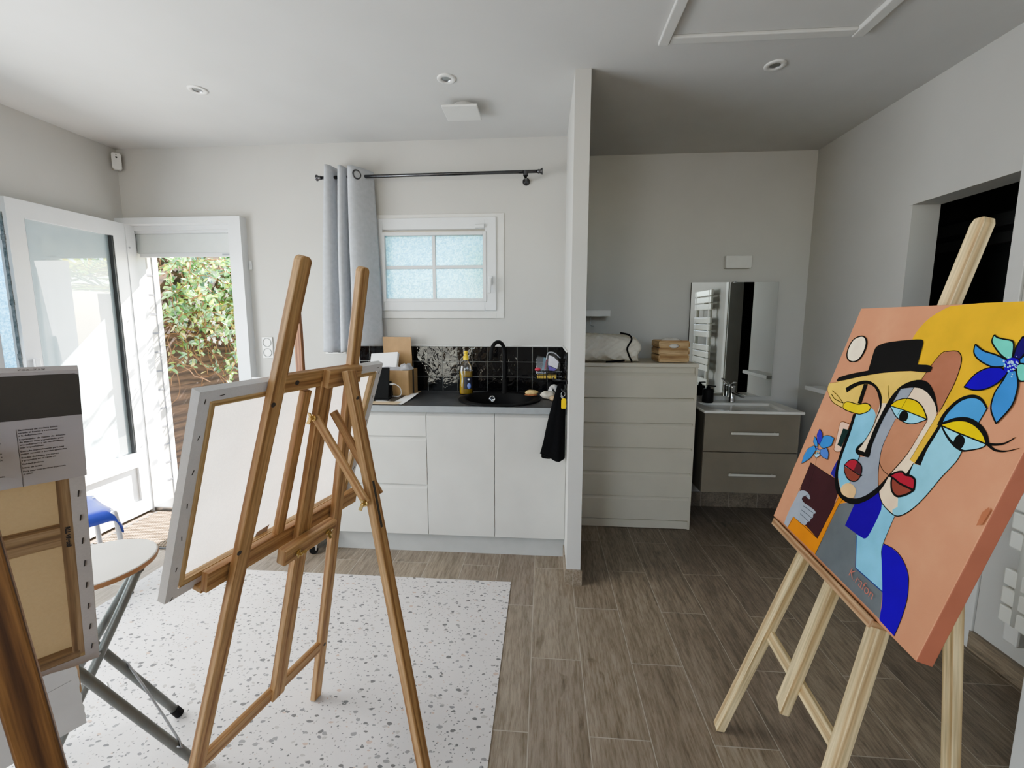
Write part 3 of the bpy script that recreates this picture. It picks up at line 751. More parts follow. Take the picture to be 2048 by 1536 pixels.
# things on the worktop, right-hand corner
def one(name, mb, mat, label, cat, loc, **kw):
    g = kw.pop('group', None); o = mb.build(name, mat, loc=loc, **kw); return tag(o, label, cat, g)
b = MB(); sps = thing('sponge', (-.075, 2.745, .94), 'used beige washing-up sponge on the back rim of the sink', 'sponge')
b.blob((-.075, 2.745, .962), (.043, .028, .016), 10, rough=.06, seed=3, flat=-.012); b.build('foam', 'foam_beige', sps, smooth=True)
b = MB(); b.blob((-.077, 2.743, .947), (.042, .027, .007), 10, rough=.05, seed=5); b.build('scourer', 'scourer_brown', sps, smooth=True)
b = MB(); b.blob((.03, 2.70, .955), (.048, .04, .026), 14, rough=.07, seed=11); one('pebble', b, 'stone_pale', 'large pale bumpy stone in the worktop corner, right of the sponge', 'stone', (.03, 2.70, .93), smooth=True)
b = MB(); b.blob((.062, 2.632, .945), (.024, .022, .016), 12, rough=.05, seed=4); one('pebble', b, 'stone_tan', 'small tan stone in front of the larger pale stone, by the towel', 'stone', (.062, 2.632, .93), smooth=True)
dm = thing('ornament', (.072, 2.86, .93), 'white dome-shaped object with black swoosh marks in the corner behind the stones', 'ornament')
b = MB(); b.lathe([(.040, 0), (.042, .01), (.04, .03), (.033, .05), (.02, .064), (.0, .07)], (.072, 2.86, .93), 24); b.build('shell', 'white_gloss', dm, smooth=True)
for dx in (0, .012):
    b = MB(); b.tube(smooth_path([(.056 + dx, 2.826, .985 - dx), (.06 + dx, 2.8195, .968 - dx), (.072 + dx, 2.8165, .955 - dx * .6)], 4), [.002] * 2 + [.003] * 5 + [.0015] * 2, 6); b.build('mark', 'black_plastic', dm, smooth=True)

# wire corner rack with sponges and pouches
rk = thing('corner_rack', (.03, 2.89, 1.09), 'black wire rack fixed in the tiled corner above the worktop', 'rack')
b = MB()
for z, r in ((1.06, .0022), (1.09, .003), (1.035, .002)):
    b.tube([(-.058, 2.925, z), (-.05, 2.85, z), (.06, 2.84, z), (.118, 2.80, z), (.12, 2.92, z), (-.058, 2.925, z)], r, 6)
for x in [-.05 + .017 * k for k in range(10)]: b.tube([(x, 2.925, 1.035), (x, 2.848, 1.035), (x, 2.846, 1.09)], .0015, 5)
b.build('wire_frame', 'black_plastic', rk)
for i, (x, lab) in enumerate(((-.012, 'yellow sponge lying flat at the left of the wire rack'), (.058, 'yellow sponge lying at the right of the wire rack'))):
    b = MB(); b.frame((x, 2.88, 1.05), (V((1, .08 * (1 - 2 * i), 0)).normalized(), V((-.08 * (1 - 2 * i), 1, 0)).normalized(), Z3), (.06, .05, .024)); one('sponge', b, 'foam_yellow', lab, 'sponge', (x, 2.88, 1.038), bevel=.004)
pc = thing('refill_pouch', (.0, 2.885, 1.09), 'clear refill pouch with turquoise and red print leaning in the wire rack', 'pouch')
b = MB(); b.prism([(-.05, 0), (.02, 0), (.035, .09), (.01, .115), (-.04, .12), (-.05, .1)], (.0, 2.875, 1.065), X3, V((0, .2, .98)), V((0, -.98, .2)), .02); b.build('film', 'clear_plastic', pc, bevel=.004)
b = MB(); b.prism([(-.01, .03), (.012, .025), (.03, .1), (.0, .11)], (.0, 2.873, 1.066), X3, V((0, .2, .98)), V((0, -.98, .2)), .012); b.build('contents', 'pouch_teal', pc)
b = MB(); b.prism([(.004, .03), (.014, .025), (.03, .1), (.018, .105)], (.0, 2.871, 1.067), X3, V((0, .2, .98)), V((0, -.98, .2)), .012); b.build('print_band', 'cap_red', pc)
b = MB(); b.blob((-.038, 2.855, 1.098), (.02, .01, .013), 8); b.build('spout_cap', 'cap_red', pc, smooth=True)
p2 = thing('sponge_pack', (.065, 2.87, 1.09), 'clear pack with white label hanging at the right of the wire rack', 'pack')
b = MB(); b.prism([(-.045, 0), (.04, 0), (.05, .06), (.02, .125), (-.02, .14), (-.045, .115)], (.065, 2.862, 1.07), X3, V((0, .25, .97)), V((0, -.97, .25)), .02); b.build('film', 'clear_plastic', p2, bevel=.004)
b = MB(); b.prism([(-.035, .055), (.025, .03), (.034, .075), (-.0, .11), (-.032, .12)], (.065, 2.858, 1.071), X3, V((0, .25, .97)), V((0, -.97, .25)), .0185); b.build('label', 'pouch_label', p2)
b = MB(); b.prism([(-.035, .05), (.02, .027), (.0, .012), (-.03, .02)], (.065, 2.858, 1.071), X3, V((0, .25, .97)), V((0, -.97, .25)), .0187); b.build('print_band', 'pouch_violet', p2)
b = MB(); b.tube(smooth_path([(.02, 2.875, 1.16), (.03, 2.885, 1.205), (.07, 2.885, 1.205), (.112, 2.88, 1.17)], 5), .006, 8); b.build('handle', 'steel', p2, smooth=True)

# hook rail on the partition, keys, towel
hk = thing('hook_rail', (.13, 2.47, 1.08), 'small black wire hook rail on the partition above the worktop', 'hook')
b = MB(); b.box(.1265, .134, 2.36, 2.5, 1.075, 1.09); b.tube([(.127, 2.42, 1.083), (.10, 2.42, 1.085), (.06, 2.43, 1.082), (.052, 2.43, 1.09), (.058, 2.43, 1.102)], .0035, 8)
b.tube(smooth_path([(.127, 2.37, 1.085), (.122, 2.36, 1.05), (.105, 2.36, 1.04), (.098, 2.36, 1.05)], 4), .0035, 8); b.build('wire_hook', 'black_plastic', hk)
ky = thing('key_ring', (.112, 2.36, 1.04), 'keys on a ring with a bright yellow tag hanging from the hook rail', 'keys')
b = MB(); c = V((.108, 2.352, 1.02)); b.tube([c + V((.011 * math.cos(t), 0, .013 * math.sin(t))) for t in [2 * PI * k / 16 for k in range(17)]], .0015, 6); b.build('ring', 'steel', ky, smooth=True)
b = MB(); b.frame((.104, 2.35, 1.0), (V((.9, .1, .4)).normalized(), Y3, V((-.4, 0, .9)).normalized()), (.011, .002, .028)); b.build('key', 'steel', ky, bevel=.001)
b = MB(); b.prism([(-.011, -.045), (.011, -.045), (.013, -.04), (.013, .004), (.007, .012), (-.007, .012), (-.013, .004), (-.013, -.04)], (.112, 2.346, .985), V((1, .12, 0)), Z3, Y3, .004); b.build('tag', 'tag_yellow', ky, bevel=.001)
tw = thing('hand_towel', (.07, 2.38, 1.06), 'black hand towel hanging in folds from the hook rail beside the base units', 'towel')
b = MB(); rings = []
for i in range(25):
    t = i / 24; z = 1.075 - .405 * t; w = .012 + .055 * t ** .8; cx = .095 - .035 * t; ring = []
    for k in range(40):
        a = 2 * PI * k / 40
        q = 1 + .16 * math.sin(5 * a + 2 * t) * t + .05 * math.sin(9 * a + 1)
        x = cx + w * 1.08 * math.cos(a) * q; y = 2.375 + (.008 + .020 * t) * math.sin(a) * q
        zz = z + (.022 * math.sin(2 * a + .6) - .012) * (t > .97)
        ring.append(V((min(x, .124), y, zz)))
    rings.append(ring)
b.loft(rings, True); b.face(rings[0]); b.face(rings[-1][::-1]); b.build('cloth', 'black_cloth', tw, smooth=True)

# left end of the worktop: parcel box, tablet, papers
bx = thing('parcel_box', (-.965, 2.80, .93), 'open brown cardboard box with a raised flap, full of bubble wrap', 'box')
ex = V((1, -.06, 0)).normalized(); ey = V((.06, 1, 0)).normalized()
b = MB(); O = V((-1.10, 2.715, .934)); W_, D_, H_ = .235, .165, .165; tk = .004
b.frame(O + ex * W_ / 2 + ey * tk / 2 + Z3 * H_ / 2, (ex, ey, Z3), (W_, tk, H_)); b.frame(O + ex * W_ / 2 + ey * (D_ - tk / 2) + Z3 * H_ / 2, (ex, ey, Z3), (W_, tk, H_))
b.frame(O + ex * tk / 2 + ey * D_ / 2 + Z3 * H_ / 2, (ex, ey, Z3), (tk, D_, H_)); b.frame(O + ex * (W_ - tk / 2) + ey * D_ / 2 + Z3 * H_ / 2, (ex, ey, Z3), (tk, D_, H_)); b.frame(O + ex * W_ / 2 + ey * D_ / 2 + Z3 * tk / 2, (ex, ey, Z3), (W_, D_, tk))
b.build('carton', 'cardboard', bx)
b = MB(); b.frame(O + ex * (W_ / 2 - .02) + ey * (D_ + .002) + Z3 * (H_ + .105), (ex, V((0, .98, .1)), V((0, -.08, 1)).normalized()), (.2, .004, .21)); b.build('flap', 'cardboard', bx, bevel=.001)
b = MB(); b.frame(O + ex * (W_ + .0005) + ey * (D_ * .5) + Z3 * (H_ / 2), (ey, ex, Z3), (.024, .002, H_)); b.build('print_stripe', 'print_grey', bx)
bw = thing('bubble_wrap', (-.96, 2.79, 1.09), 'crumpled clear bubble wrap bulging from the cardboard box', 'wrapping')
b = MB(); b.blob(O + ex * .19 + ey * .08 + Z3 * .172, (.04, .06, .03), 14, rough=.16, seed=8); b.blob(O + ex * .1 + ey * .06 + Z3 * .165, (.1, .05, .018), 14, rough=.1, seed=9); b.build('film', 'bubble_film', bw, smooth=True)
wp = thing('white_package', (-1.04, 2.77, 1.15), 'flat white product box leaning up out of the cardboard box', 'box')
b = MB(); a1 = V((1, -.02, .07)).normalized(); a3 = V((-.1, .5, .86)); a3 = (a3 - a1 * a3.dot(a1)).normalized(); a2 = a3.cross(a1); b.frame(O + ex * .04 + ey * .075 + Z3 * .195, (a1, a2, a3), (.185, .03, .16)); b.build('sleeve', 'paper_white', wp, bevel=.002)
b = MB()
for k, w in ((0, .012), (1, .012)):
    for q in (0, 1): b.frame(O + ex * .04 + ey * .075 + Z3 * .195 + a3 * .0803 + a1 * (-.07 + .022 * k) + a2 * (.005 - .008 * q), (a1, a2, a3), (w, .003, .0004))
b.build('print_mark', 'print_pale', wp)
b = MB(); b.box(-1.17, -.845, 2.70, 2.905, .9303, .9335); b.build('cardboard_sheet', 'cardboard_light'); 
tag(bpy.data.objects['cardboard_sheet'], 'flat cardboard sheet lying under the parcel box on the worktop', 'cardboard')
tb = thing('tablet', (-1.03, 2.60, .93), 'black tablet standing in a folded cover at the left of the worktop', 'tablet')
a1 = V((1, .12, 0)).normalized(); a3 = V((.0, .26, .966)); a3 = (a3 - a1 * a3.dot(a1)).normalized(); a2 = a3.cross(a1)
b = MB(); b.frame(V((-1.055, 2.60, 1.03)), (a1, a2, a3), (.19, .009, .2)); b.build('screen', 'black_matt', tb, bevel=.004)
b = MB(); b.frame(V((-1.05, 2.585, .938)), (a1, V((-.12, 1, 0)).normalized(), Z3), (.2, .11, .008)); b.prism([(0, 0), (.07, 0), (.045, .1)], V((-1.09, 2.612, .935)), V((-.12, 1, 0)).normalized(), Z3, a1, .13); b.build('folio_stand', 'black_rubber', tb, bevel=.002)
cb = thing('charging_cable', (-.95, 2.63, .99), 'white charging cable plugged into the side of the black tablet', 'cable')
b = MB(); b.tube(smooth_path([(-.95, 2.63, 1.022), (-.93, 2.635, 1.02), (-.905, 2.65, .995), (-.905, 2.665, .955), (-.925, 2.67, .938), (-.97, 2.67, .938)], 6), .0025, 8); b.build('lead', 'paper_white', cb, smooth=True)
b = MB(); b.frame((-.953, 2.628, 1.022), (a1, a2, a3), (.024, .008, .011)); b.build('plug', 'paper_white', cb, bevel=.002)
ppr = thing('printed_leaflet', (-.88, 2.60, .935), 'dark printed leaflet with wide white margin curling on the worktop', 'paper')
b = MB(); n = 8
A0, A1, B0, B1 = V((-1.02, 2.52, .933)), V((-.825, 2.425, .933)), V((-1.0, 2.78, .933)), V((-.812, 2.74, .933))
def sheet(b, A0, A1, B0, B1, curl, lift=0., mi=0, n=10, m_=8, s0=0, s1=1, t0=0, t1=1):
    b.loft([[(A0.lerp(A1, s0 + (s1 - s0) * i / n)).lerp(B0.lerp(B1, s0 + (s1 - s0) * i / n), t0 + (t1 - t0) * j / m_) + V((0, 0, curl(s0 + (s1 - s0) * i / n, t0 + (t1 - t0) * j / m_) + lift)) for i in range(n + 1)] for j in range(m_ + 1)], False, mi)
cu = lambda s, t: .010 * max(0, (s + t - 1.15)) ** 1.3 * 2
sheet(b, A0, A1, B0, B1, cu); b.build('sheet', 'paper_white', ppr, smooth=True)
b = MB(); sheet(b, A0, A1, B0, B1, cu, .0009, s0=.1, s1=.62, t0=.14, t1=.9); b.build('print_panel', 'print_grey', ppr, smooth=True)
b = MB(); sheet(b, A0, A1, B0, B1, cu, .0016, s0=.2, s1=.42, t0=.2, t1=.27); b.build('print_caption', 'print_pale', ppr, smooth=True)
b = MB(); sheet(b, A0, A1, B0, B1, cu, .0016, s0=.3, s1=.5, t0=.62, t1=.68, n=3); b.build('print_caption', 'print_pale', ppr, smooth=True)
b = MB(); b.frame((-.95, 2.475, .9325), (V((1, .02, 0)), V((-.02, 1, 0)), Z3), (.2, .07, .003)); o = b.build('envelope', 'cardboard_light', loc=(-.95, 2.475, .931)); tag(o, 'thin brown card envelope at the worktop front under the leaflet', 'envelope')

# sockets
def socket(loc, label, vertical):
    t = thing('wall_socket', loc, label, 'socket', 'double wall sockets'); x, y, z = loc
    w, h = (.08, .152) if vertical else (.152, .08)
    b = MB(); b.box(x - w / 2, x + w / 2, y - .009, y, z - h / 2, z + h / 2); b.build('cover_plate', 'white_gloss', t, bevel=.004)
    for s_ in (-1, 1):
        c = V((x, y - .009, z + s_ * .036)) if vertical else V((x + s_ * .036, y - .009, z))
        b = MB(); b.lathe([(.031, 0), (.031, .003), (.028, .003), (.027, -.004), (0, -.004)], c, 28, ax=-Y3); w_ = b.build('socket_well', 'white_satin', t, smooth=False)
        b = MB(); b.lathe([(.032, .0031), (.0275, .0036), (.0275, .0031)], c, 28, ax=-Y3); b.build('rim', 'tube_grey', w_)
        b = MB()
        for q in (-.0095, .0095): b.lathe([(0, .0006), (.003, .0006), (.003, 0)], c + V((q, .0035, 0)), 8, ax=-Y3)
        b.build('pin_hole', 'black_plastic', w_)
socket((-1.962, YK, 1.226), 'white double wall socket set vertically beside the garden door', True)
socket((-1.46, YK, 1.222), 'white double wall socket set horizontally, half hidden under the curtain hem', False)
b = MB(); b.box(-2.055, -2.035, YK - .012, YK, 1.77, 1.83); o = b.build('door_contact', 'frame_pvc', loc=(-2.045, YK, 1.77), bevel=.003); tag(o, 'tiny white contact sensor on the wall beside the garden door frame', 'sensor')

# curtain and rod
rd = thing('curtain_rod', (-.75, 2.85, 2.34), 'dark metal curtain rod above the small kitchen window', 'curtain rod')
RZ_ = 2.343
b = MB(); b.tube([(-1.455, 2.85, RZ_ - .004), (-.05, 2.85, RZ_ + .004)], .0105, 16); b.build('pole', 'dark_chrome', rd, smooth=True)
for x, s_ in ((-1.455, -1), (-.05, 1)):
    b = MB(); b.lathe([(.0105, 0), (.013, .002), (.013, .012), (.011, .014), (.02, .026), (.02, .032), (0, .033)], (x, 2.85, RZ_ + .004 * s_), 18, ax=(s_, 0, 0)); b.build('finial', 'dark_chrome', rd, smooth=True)
for x in (-.125, -1.40):
    b = MB(); b.lathe([(.024, 0), (.024, .008), (.008, .012), (.008, .1)], (x, YK, RZ_ - .028), 18, ax=(0, -1, 0)); b.lathe([(.016, -.016), (.016, .016)], (x, 2.85, RZ_ - .006), 16); b.build('bracket', 'dark_chrome', rd, smooth=True)
ct = thing('curtain', (-1.3, 2.85, 1.2), 'light grey eyelet curtain gathered at the left of the kitchen window', 'curtain')
top = [(-1.425, 2.90), (-1.405, 2.80), (-1.375, 2.805), (-1.355, 2.89), (-1.335, 2.89), (-1.318, 2.80), (-1.29, 2.80), (-1.272, 2.885), (-1.262, 2.885), (-1.25, 2.795), (-1.215, 2.79), (-1.17, 2.84), (-1.13, 2.915)]
bot = [(-1.50, 2.90), (-1.485, 2.82), (-1.42, 2.815), (-1.385, 2.87), (-1.36, 2.885), (-1.355, 2.80), (-1.32, 2.80), (-1.30, 2.885), (-1.285, 2.885), (-1.27, 2.80), (-1.22, 2.795), (-1.16, 2.83), (-1.095, 2.905)]
A = smooth_path([V((x, y, 0)) for x, y in top], 5); B = smooth_path([V((x, y, 0)) for x, y in bot], 5)
b = MB(); rows = []
for j in range(41):
    t = j / 40; z = 2.405 + (1.215 - 2.405) * t; row = []
    for i, (p, q) in enumerate(zip(A, B)):
        c = p.lerp(q, t ** .8); s = i / (len(A) - 1)
        wr = .006 * math.sin(z * 61 + 9 * s) * math.sin(z * 23 + 3) * max(0, t - .72) * 3.5 if s > .62 else 0
        row.append(V((c.x + wr, c.y - abs(wr) * 1.6 + .004 * math.sin(7 * t + 4 * s), z - .02 * s * (1 - t) - (.012 * math.sin(6 * s) if j == 40 else 0) + .028 * (1 if j == 40 else t ** 6) * (s > .6) * s)))
    rows.append(row)
b.loft(rows, False); o = b.build('cloth', 'curtain_cloth', ct, smooth=True)
so = o.modifiers.new('thickness', 'SOLIDIFY'); so.thickness = .002
b = MB(); c = V((-1.196, 2.802, RZ_ - .004)); e1 = V((.62, .78, 0)); b.tube([c + e1 * (.026 * math.cos(t)) + Z3 * (.026 * math.sin(t)) for t in [2 * PI * k / 24 for k in range(25)]], .005, 8); b.build('eyelet', 'dark_chrome', ct, smooth=True)

# motion sensor, downlights, ceiling vent
al = thing('motion_sensor', (-2.925, 2.905, 2.44), 'white motion sensor mounted high in the corner left of the garden door', 'sensor')
f = V((.7, -.71, 0)); s_ = V((.71, .7, 0))
b = MB(); b.prism([(-.026, .012), (-.018, 0), (.018, 0), (.026, .012), (.026, .10), (.02, .108), (-.02, .108), (-.026, .10)], V((-2.94, 2.92, 2.44)) - f * .0, s_, Z3, f, .035); b.build('housing', 'white_gloss', al, bevel=.006)
b = MB(); b.lathe([(0, .001), (.006, .001), (.006, 0)], V((-2.94, 2.92, 2.519)) + f * .035, 12, ax=f); b.lathe([(0, .001), (.003, .001), (.003, 0)], V((-2.94, 2.92, 2.536)) + f * .035, 10, ax=f); b.build('lens', 'black_plastic', al)
dl = thing('downlight', (-1.78, 2.25, ZCEIL), 'round white recessed downlight, leftmost on the ceiling', 'ceiling light', 'recessed ceiling downlights')
b = MB(); b.lathe([(.046, 0), (.046, -.004), (.04, -.007), (.024, -.005), (.022, .0)], (-1.78, 2.25, ZCEIL), 28); b.build('bezel', 'white_gloss', dl, smooth=True)
b = MB(); b.lathe([(.022, -.004), (.020, -.001), (.0, -.001)], (-1.78, 2.25, ZCEIL), 24); b.build('lamp_face', 'steel', dl)
for x, y, lab in ((-.487, 2.241, 'round white recessed downlight above the ceiling vent plate'), (1.049, 2.239, 'round white recessed downlight on the alcove ceiling, right of the partition')):
    c = copy_tree(dl, None, V((x + 1.78, y - 2.25, 0))); c['label'] = lab
cv = thing('ceiling_vent', (-.455, 2.53, ZCEIL), 'white square ceiling vent plate standing off the ceiling near the kitchen wall', 'vent')
b = MB(); b.lathe([(.065, 0), (.065, -.03), (.055, -.032), (.05, 0)], (-.45, 2.53, ZCEIL), 24); b.build('collar', 'white_satin', cv)
b = MB(); b.box(-.56, -.365, 2.425, 2.60, ZCEIL - .042, ZCEIL - .03); b.build('cover_plate', 'white_gloss', cv, bevel=.004)

# ------------------------------------------------------------------ wash corner
ch = thing('chest_of_drawers', (.61, 3.1, 0), 'tall off-white chest of six handleless drawers beside the partition', 'chest of drawers')
CX0, CX1, CY0, CY1, CH = .222, 1.006, 2.885, 3.29, 1.142
b = MB(); b.box(CX0, CX1, CY0 + .02, CY1, 0, CH - .024); b.box(CX1 - .016, CX1, CY0 + .002, CY0 + .02, 0, CH - .024); b.box(CX0, CX0 + .016, CY0 + .002, CY0 + .02, 0, CH - .024); b.build('carcass', 'chest_white', ch, bevel=.001)
b = MB(); b.box(CX0 - .003, CX1 + .004, CY0 - .004, CY1, CH - .024, CH); b.build('top_panel', 'chest_white', ch, bevel=.002)
b = MB(); b.box(CX0 + .016, CX1 - .016, CY0 + .004, CY0 + .02, .004, .06); b.build('plinth', 'chest_white', ch)
zs = [.064, .232, .402, .572, .742, .912]
for i, z in enumerate(zs):
    z1 = (zs[i + 1] if i < 5 else 1.082) - .026
    b = MB(); b.prism([(CY0, z), (CY0, z1 + .002), (CY0 + .014, z1 + .022), (CY0 + .018, z1 + .022), (CY0 + .018, z)], (CX0 + .004, 0, 0), Y3, Z3, X3, CX1 - CX0 - .008)
    b.build('drawer', 'chest_white', ch, bevel=.0012)
bg = thing('duvet_bag', (.42, 3.05, CH), 'crumpled translucent white storage bag with black zip on the chest of drawers', 'bag')
b = MB(); rings = []
rg = random.Random(5)
for i in range(65):
    s = i / 64; x = .235 + .40 * s
    k = min(1, (1 - s) * 9) ** .4 if s > .85 else 1
    hz = .196 * (1 - .10 * s) * (.80 + .2 * k); hy = .15 * (.72 + .28 * k); ring = []
    for q in range(96):
        a = 2 * PI * q / 96
        c_, s_ = math.cos(a), math.sin(a)
        sup = (abs(c_) ** 3.2 + abs(s_) ** 3.2) ** (-1 / 3.2)
        w = 1 + .03 * math.sin(5 * a + 9 * s) + .05 * (.5 - abs(math.sin(4 * a - 13 * s + 2 * math.sin(3 * a)))) + .03 * (.5 - abs(math.sin(9 * a + 31 * s + math.sin(5 * s))))
        ring.append(V((x + .012 * math.sin(4 * a + 3) * s, 3.04 + hy * c_ * sup * w, max(CH + .002, CH + hz * .5 + hz * .5 * s_ * sup * w))))
    rings.append(ring)
b.loft(rings, True); b.face(rings[0][::-1]); b.face(rings[-1]); b.build('film', 'bag_film', bg, smooth=True)
b = MB(); b.tube(smooth_path([(.50, 2.902, CH + .198), (.555, 2.893, CH + .185), (.572, 2.885, CH + .155), (.545, 2.878, CH + .10), (.556, 2.878, CH + .055), (.578, 2.884, CH + .012)], 5), .0055, 8); b.build('zip', 'black_cloth', bg, smooth=True)
b = MB(); b.tube(smooth_path([(.41, 2.882, CH + .008), (.46, 2.876, CH + .012), (.53, 2.878, CH + .018)], 5), .006, 8); b.build('hem', 'black_cloth', bg, smooth=True)
cr = thing('wooden_crate', (.86, 2.99, CH), 'small slatted wooden crate with oval hand hole on the chest of drawers', 'crate')
QX0, QX1, QY0, QY1, QH = .768, .952, 2.93, 3.12, .148
for y in (QY0, QY1 - .012):
    b = MB(); n = 20; hole = [(.092 + .033 * math.cos(t), .112 + .0155 * math.sin(t)) for t in [2 * PI * k / n for k in range(n)]]
    # end board with an oval hand hole, ring of quads round the hole
    w = QX1 - QX0; out = []
    for (hx, hy) in hole:
        dx, dy = hx - .092, (hy - .112); t = 1e9
        if abs(dx) > 1e-9: t = min(t, ((w if dx > 0 else 0) - .092) / dx)
        if abs(dy) > 1e-9: t = min(t, ((QH if dy > 0 else .005) - .112) / dy)
        out.append((.092 + dx * t, .112 + dy * t))
    corners = [(w, QH), (0, QH), (0, .005), (w, .005)]
    for i in range(n):
        j = (i + 1) % n; p = [hole[i], out[i], out[j], hole[j]]
        ins = [c for c in corners if (abs(out[i][0] - out[j][0]) > 1e-6 and abs(out[i][1] - out[j][1]) > 1e-6) and ((abs(c[0] - out[i][0]) < 1e-6 or abs(c[1] - out[i][1]) < 1e-6) and (abs(c[0] - out[j][0]) < 1e-6 or abs(c[1] - out[j][1]) < 1e-6))]
        if ins: p = [hole[i], out[i], ins[0], out[j], hole[j]]
        for yy, rev in ((y, 0), (y + .012, 1)):
            q = [V((QX0 + a, yy, CH + c)) for a, c in p]; u = [(a, c) for a, c in p]
            b.face(q[::-1] if rev else q, 0, u[::-1] if rev else u)
        b.face([V((QX0 + hole[i][0], y, CH + hole[i][1])), V((QX0 + hole[j][0], y, CH + hole[j][1])), V((QX0 + hole[j][0], y + .012, CH + hole[j][1])), V((QX0 + hole[i][0], y + .012, CH + hole[i][1]))])
    b.box(QX0, QX1, y + .001, y + .011, CH + .003, CH + .006); b.build('end_board', 'crate_wood', cr)
for x in (QX0 - .008, QX1):
    for z in (.012, .058, .104):
        b = MB(); b.box(x, x + .008, QY0, QY1, CH + z, CH + z + .038); b.build('slat', 'crate_wood', cr, bevel=.001)
b = MB(); b.box(QX0, QX1, QY0 + .012, QY1 - .012, CH + .003, CH + .01); b.build('base_board', 'crate_wood', cr)
b = MB(); b.blob((.86, 3.025, CH + .11), (.082, .078, .054), 14, rough=.07, seed=21); o = b.build('cloth_wad', 'tissue', loc=(.86, 3.025, CH + .06), smooth=True); tag(o, 'soft white tissue bundle filling the wooden crate', 'tissue')

# wall-hung vanity unit
va = thing('vanity_unit', (1.38, 3.1, .265), 'wall-hung glossy taupe vanity cabinet with two long-handled drawers', 'cabinet')
VX0, VX1, VY0, VY1, VZ0, VZ1 = 1.07, 1.675, 2.895, 3.295, .268, .815
b = MB(); b.box(VX0, VX1, VY0 + .02, VY1, VZ0, VZ1, 0); b.build('carcass', 'taupe_side', va)
for z0, z1, hz in ((.27, .549, .402), (.554, .812, .685)):
    b = MB(); b.box(VX0, VX1, VY0, VY0 + .019, z0, z1); d = b.build('drawer', 'taupe_gloss', va, bevel=.0015)
    b = MB(); xm = 1.385; b.box(xm - .15, xm + .15, VY0 - .026, VY0 - .018, hz - .008, hz + .008); b.box(xm - .14, xm - .128, VY0 - .02, VY0, hz - .005, hz + .005); b.box(xm + .128, xm + .14, VY0 - .02, VY0, hz - .005, hz + .005); b.build('handle', 'handle_metal', d, bevel=.002)
ws = thing('washbasin', (1.38, 3.09, .815), 'white ceramic washbasin slab with shallow rectangular bowl on the vanity', 'washbasin')
b = MB(); z = .833; x0, x1, ya, yb = 1.058, 1.692, 2.878, 3.297
O_ = [(x0, ya), (x1, ya), (x1, yb), (x0, yb)]; I1 = [(1.15, 2.93), (1.60, 2.93), (1.625, 3.19), (1.125, 3.19)]; I2 = [(1.20, 3.0), (1.54, 3.0), (1.56, 3.155), (1.18, 3.155)]
for i in range(4):
    j = (i + 1) % 4
    b.face([(*O_[i], z), (*O_[j], z), (*I1[j], z - .002), (*I1[i], z - .002)]); b.face([(*I1[i], z - .002), (*I1[j], z - .002), (*I2[j], z - .085), (*I2[i], z - .085)]); b.face([(*O_[j], z), (*O_[i], z), (*O_[i], z - .018), (*O_[j], z - .018)])
b.face([(*p, z - .085) for p in I2]); b.face([(*p, z - .018) for p in O_[::-1]])
b.build('basin', 'ceramic', ws, bevel=.004)
b = MB(); c = V((1.375, 3.178, .803)); b.lathe([(0, .001), (.009, .001), (.013, .003), (.014, 0)], c, 18, ax=(0, -.9, .4)); b.build('overflow', 'black_plastic', ws, smooth=True)
b = MB(); b.lathe([(0, .003), (.02, .003), (.024, 0)], (1.375, 3.09, .748), 18); b.build('drain', 'chrome', ws, smooth=True)
fc = thing('basin_mixer', (1.372, 3.225, .833), 'chrome single-lever mixer tap at the back of the white washbasin', 'tap')
b = MB(); b.lathe([(.024, 0), (.024, .006), (.020, .012), (.019, .10), (.021, .105), (.021, .118), (.0, .12)], (1.372, 3.225, .833), 22); b.build('body', 'chrome', fc, smooth=True)
b = MB(); b.bar((1.372, 3.225, .905), (1.405, 3.115, .888), .026, .018, X3); b.build('spout', 'chrome', fc, bevel=.004)
b = MB(); b.bar((1.372, 3.245, .955), (1.36, 3.16, .985), .022, .009, X3); b.build('lever', 'chrome', fc, bevel=.003)
so_ = thing('soap_dispenser', (1.19, 3.19, .833), 'matt black soap dispenser on the left of the washbasin', 'dispenser')
b = MB(); b.lathe([(0, 0), (.035, 0), (.038, .006), (.038, .088), (.034, .098), (.014, .102), (.014, .112), (0, .112)], (1.19, 3.19, .833), 26); b.build('jar', 'black_matt', so_, smooth=True)
b = MB(); b.lathe([(.008, .11), (.008, .125), (0, .125)], (1.19, 3.19, .833), 12); b.bar((1.185, 3.19, .956), (1.235, 3.165, .954), .014, .008, Y3); b.build('pump', 'black_matt', so_, bevel=.002)
mi = thing('wall_mirror', (1.365, 3.285, .88), 'frameless rectangular mirror standing behind the washbasin', 'mirror')
b = MB(); b.box(1.063, 1.667, 3.272, 3.29, .868, 1.695, 0, None, {(1, -1): 1}); b.build('mirror_plate', ['mirror_edge', 'mirror_glass'], mi)
b = MB(); b.box(1.355, 1.372, 3.267, 3.295, 1.69, 1.702); b.build('clip', 'steel', mi, bevel=.001)
wlp = thing('wall_lamp', (1.365, YA, 1.82), 'small rectangular white wall lamp above the mirror', 'wall lamp')
b = MB(); b.prism([(-.088, .0), (-.08, -.004), (.08, -.004), (.09, 0), (.09, .085), (-.09, .085)], (1.375, YA - .045, 1.795), X3, Z3, Y3, .045); b.build('shade', 'white_satin', wlp, bevel=.004)
shf = thing('wall_shelf', (.34, 3.2, 1.48), 'short white wall shelf with a hook beneath, above the storage bag', 'shelf')
b = MB(); b.box(.21, .462, 3.085, YA, 1.449, 1.492); b.build('shelf_board', 'white_satin', shf, bevel=.003)
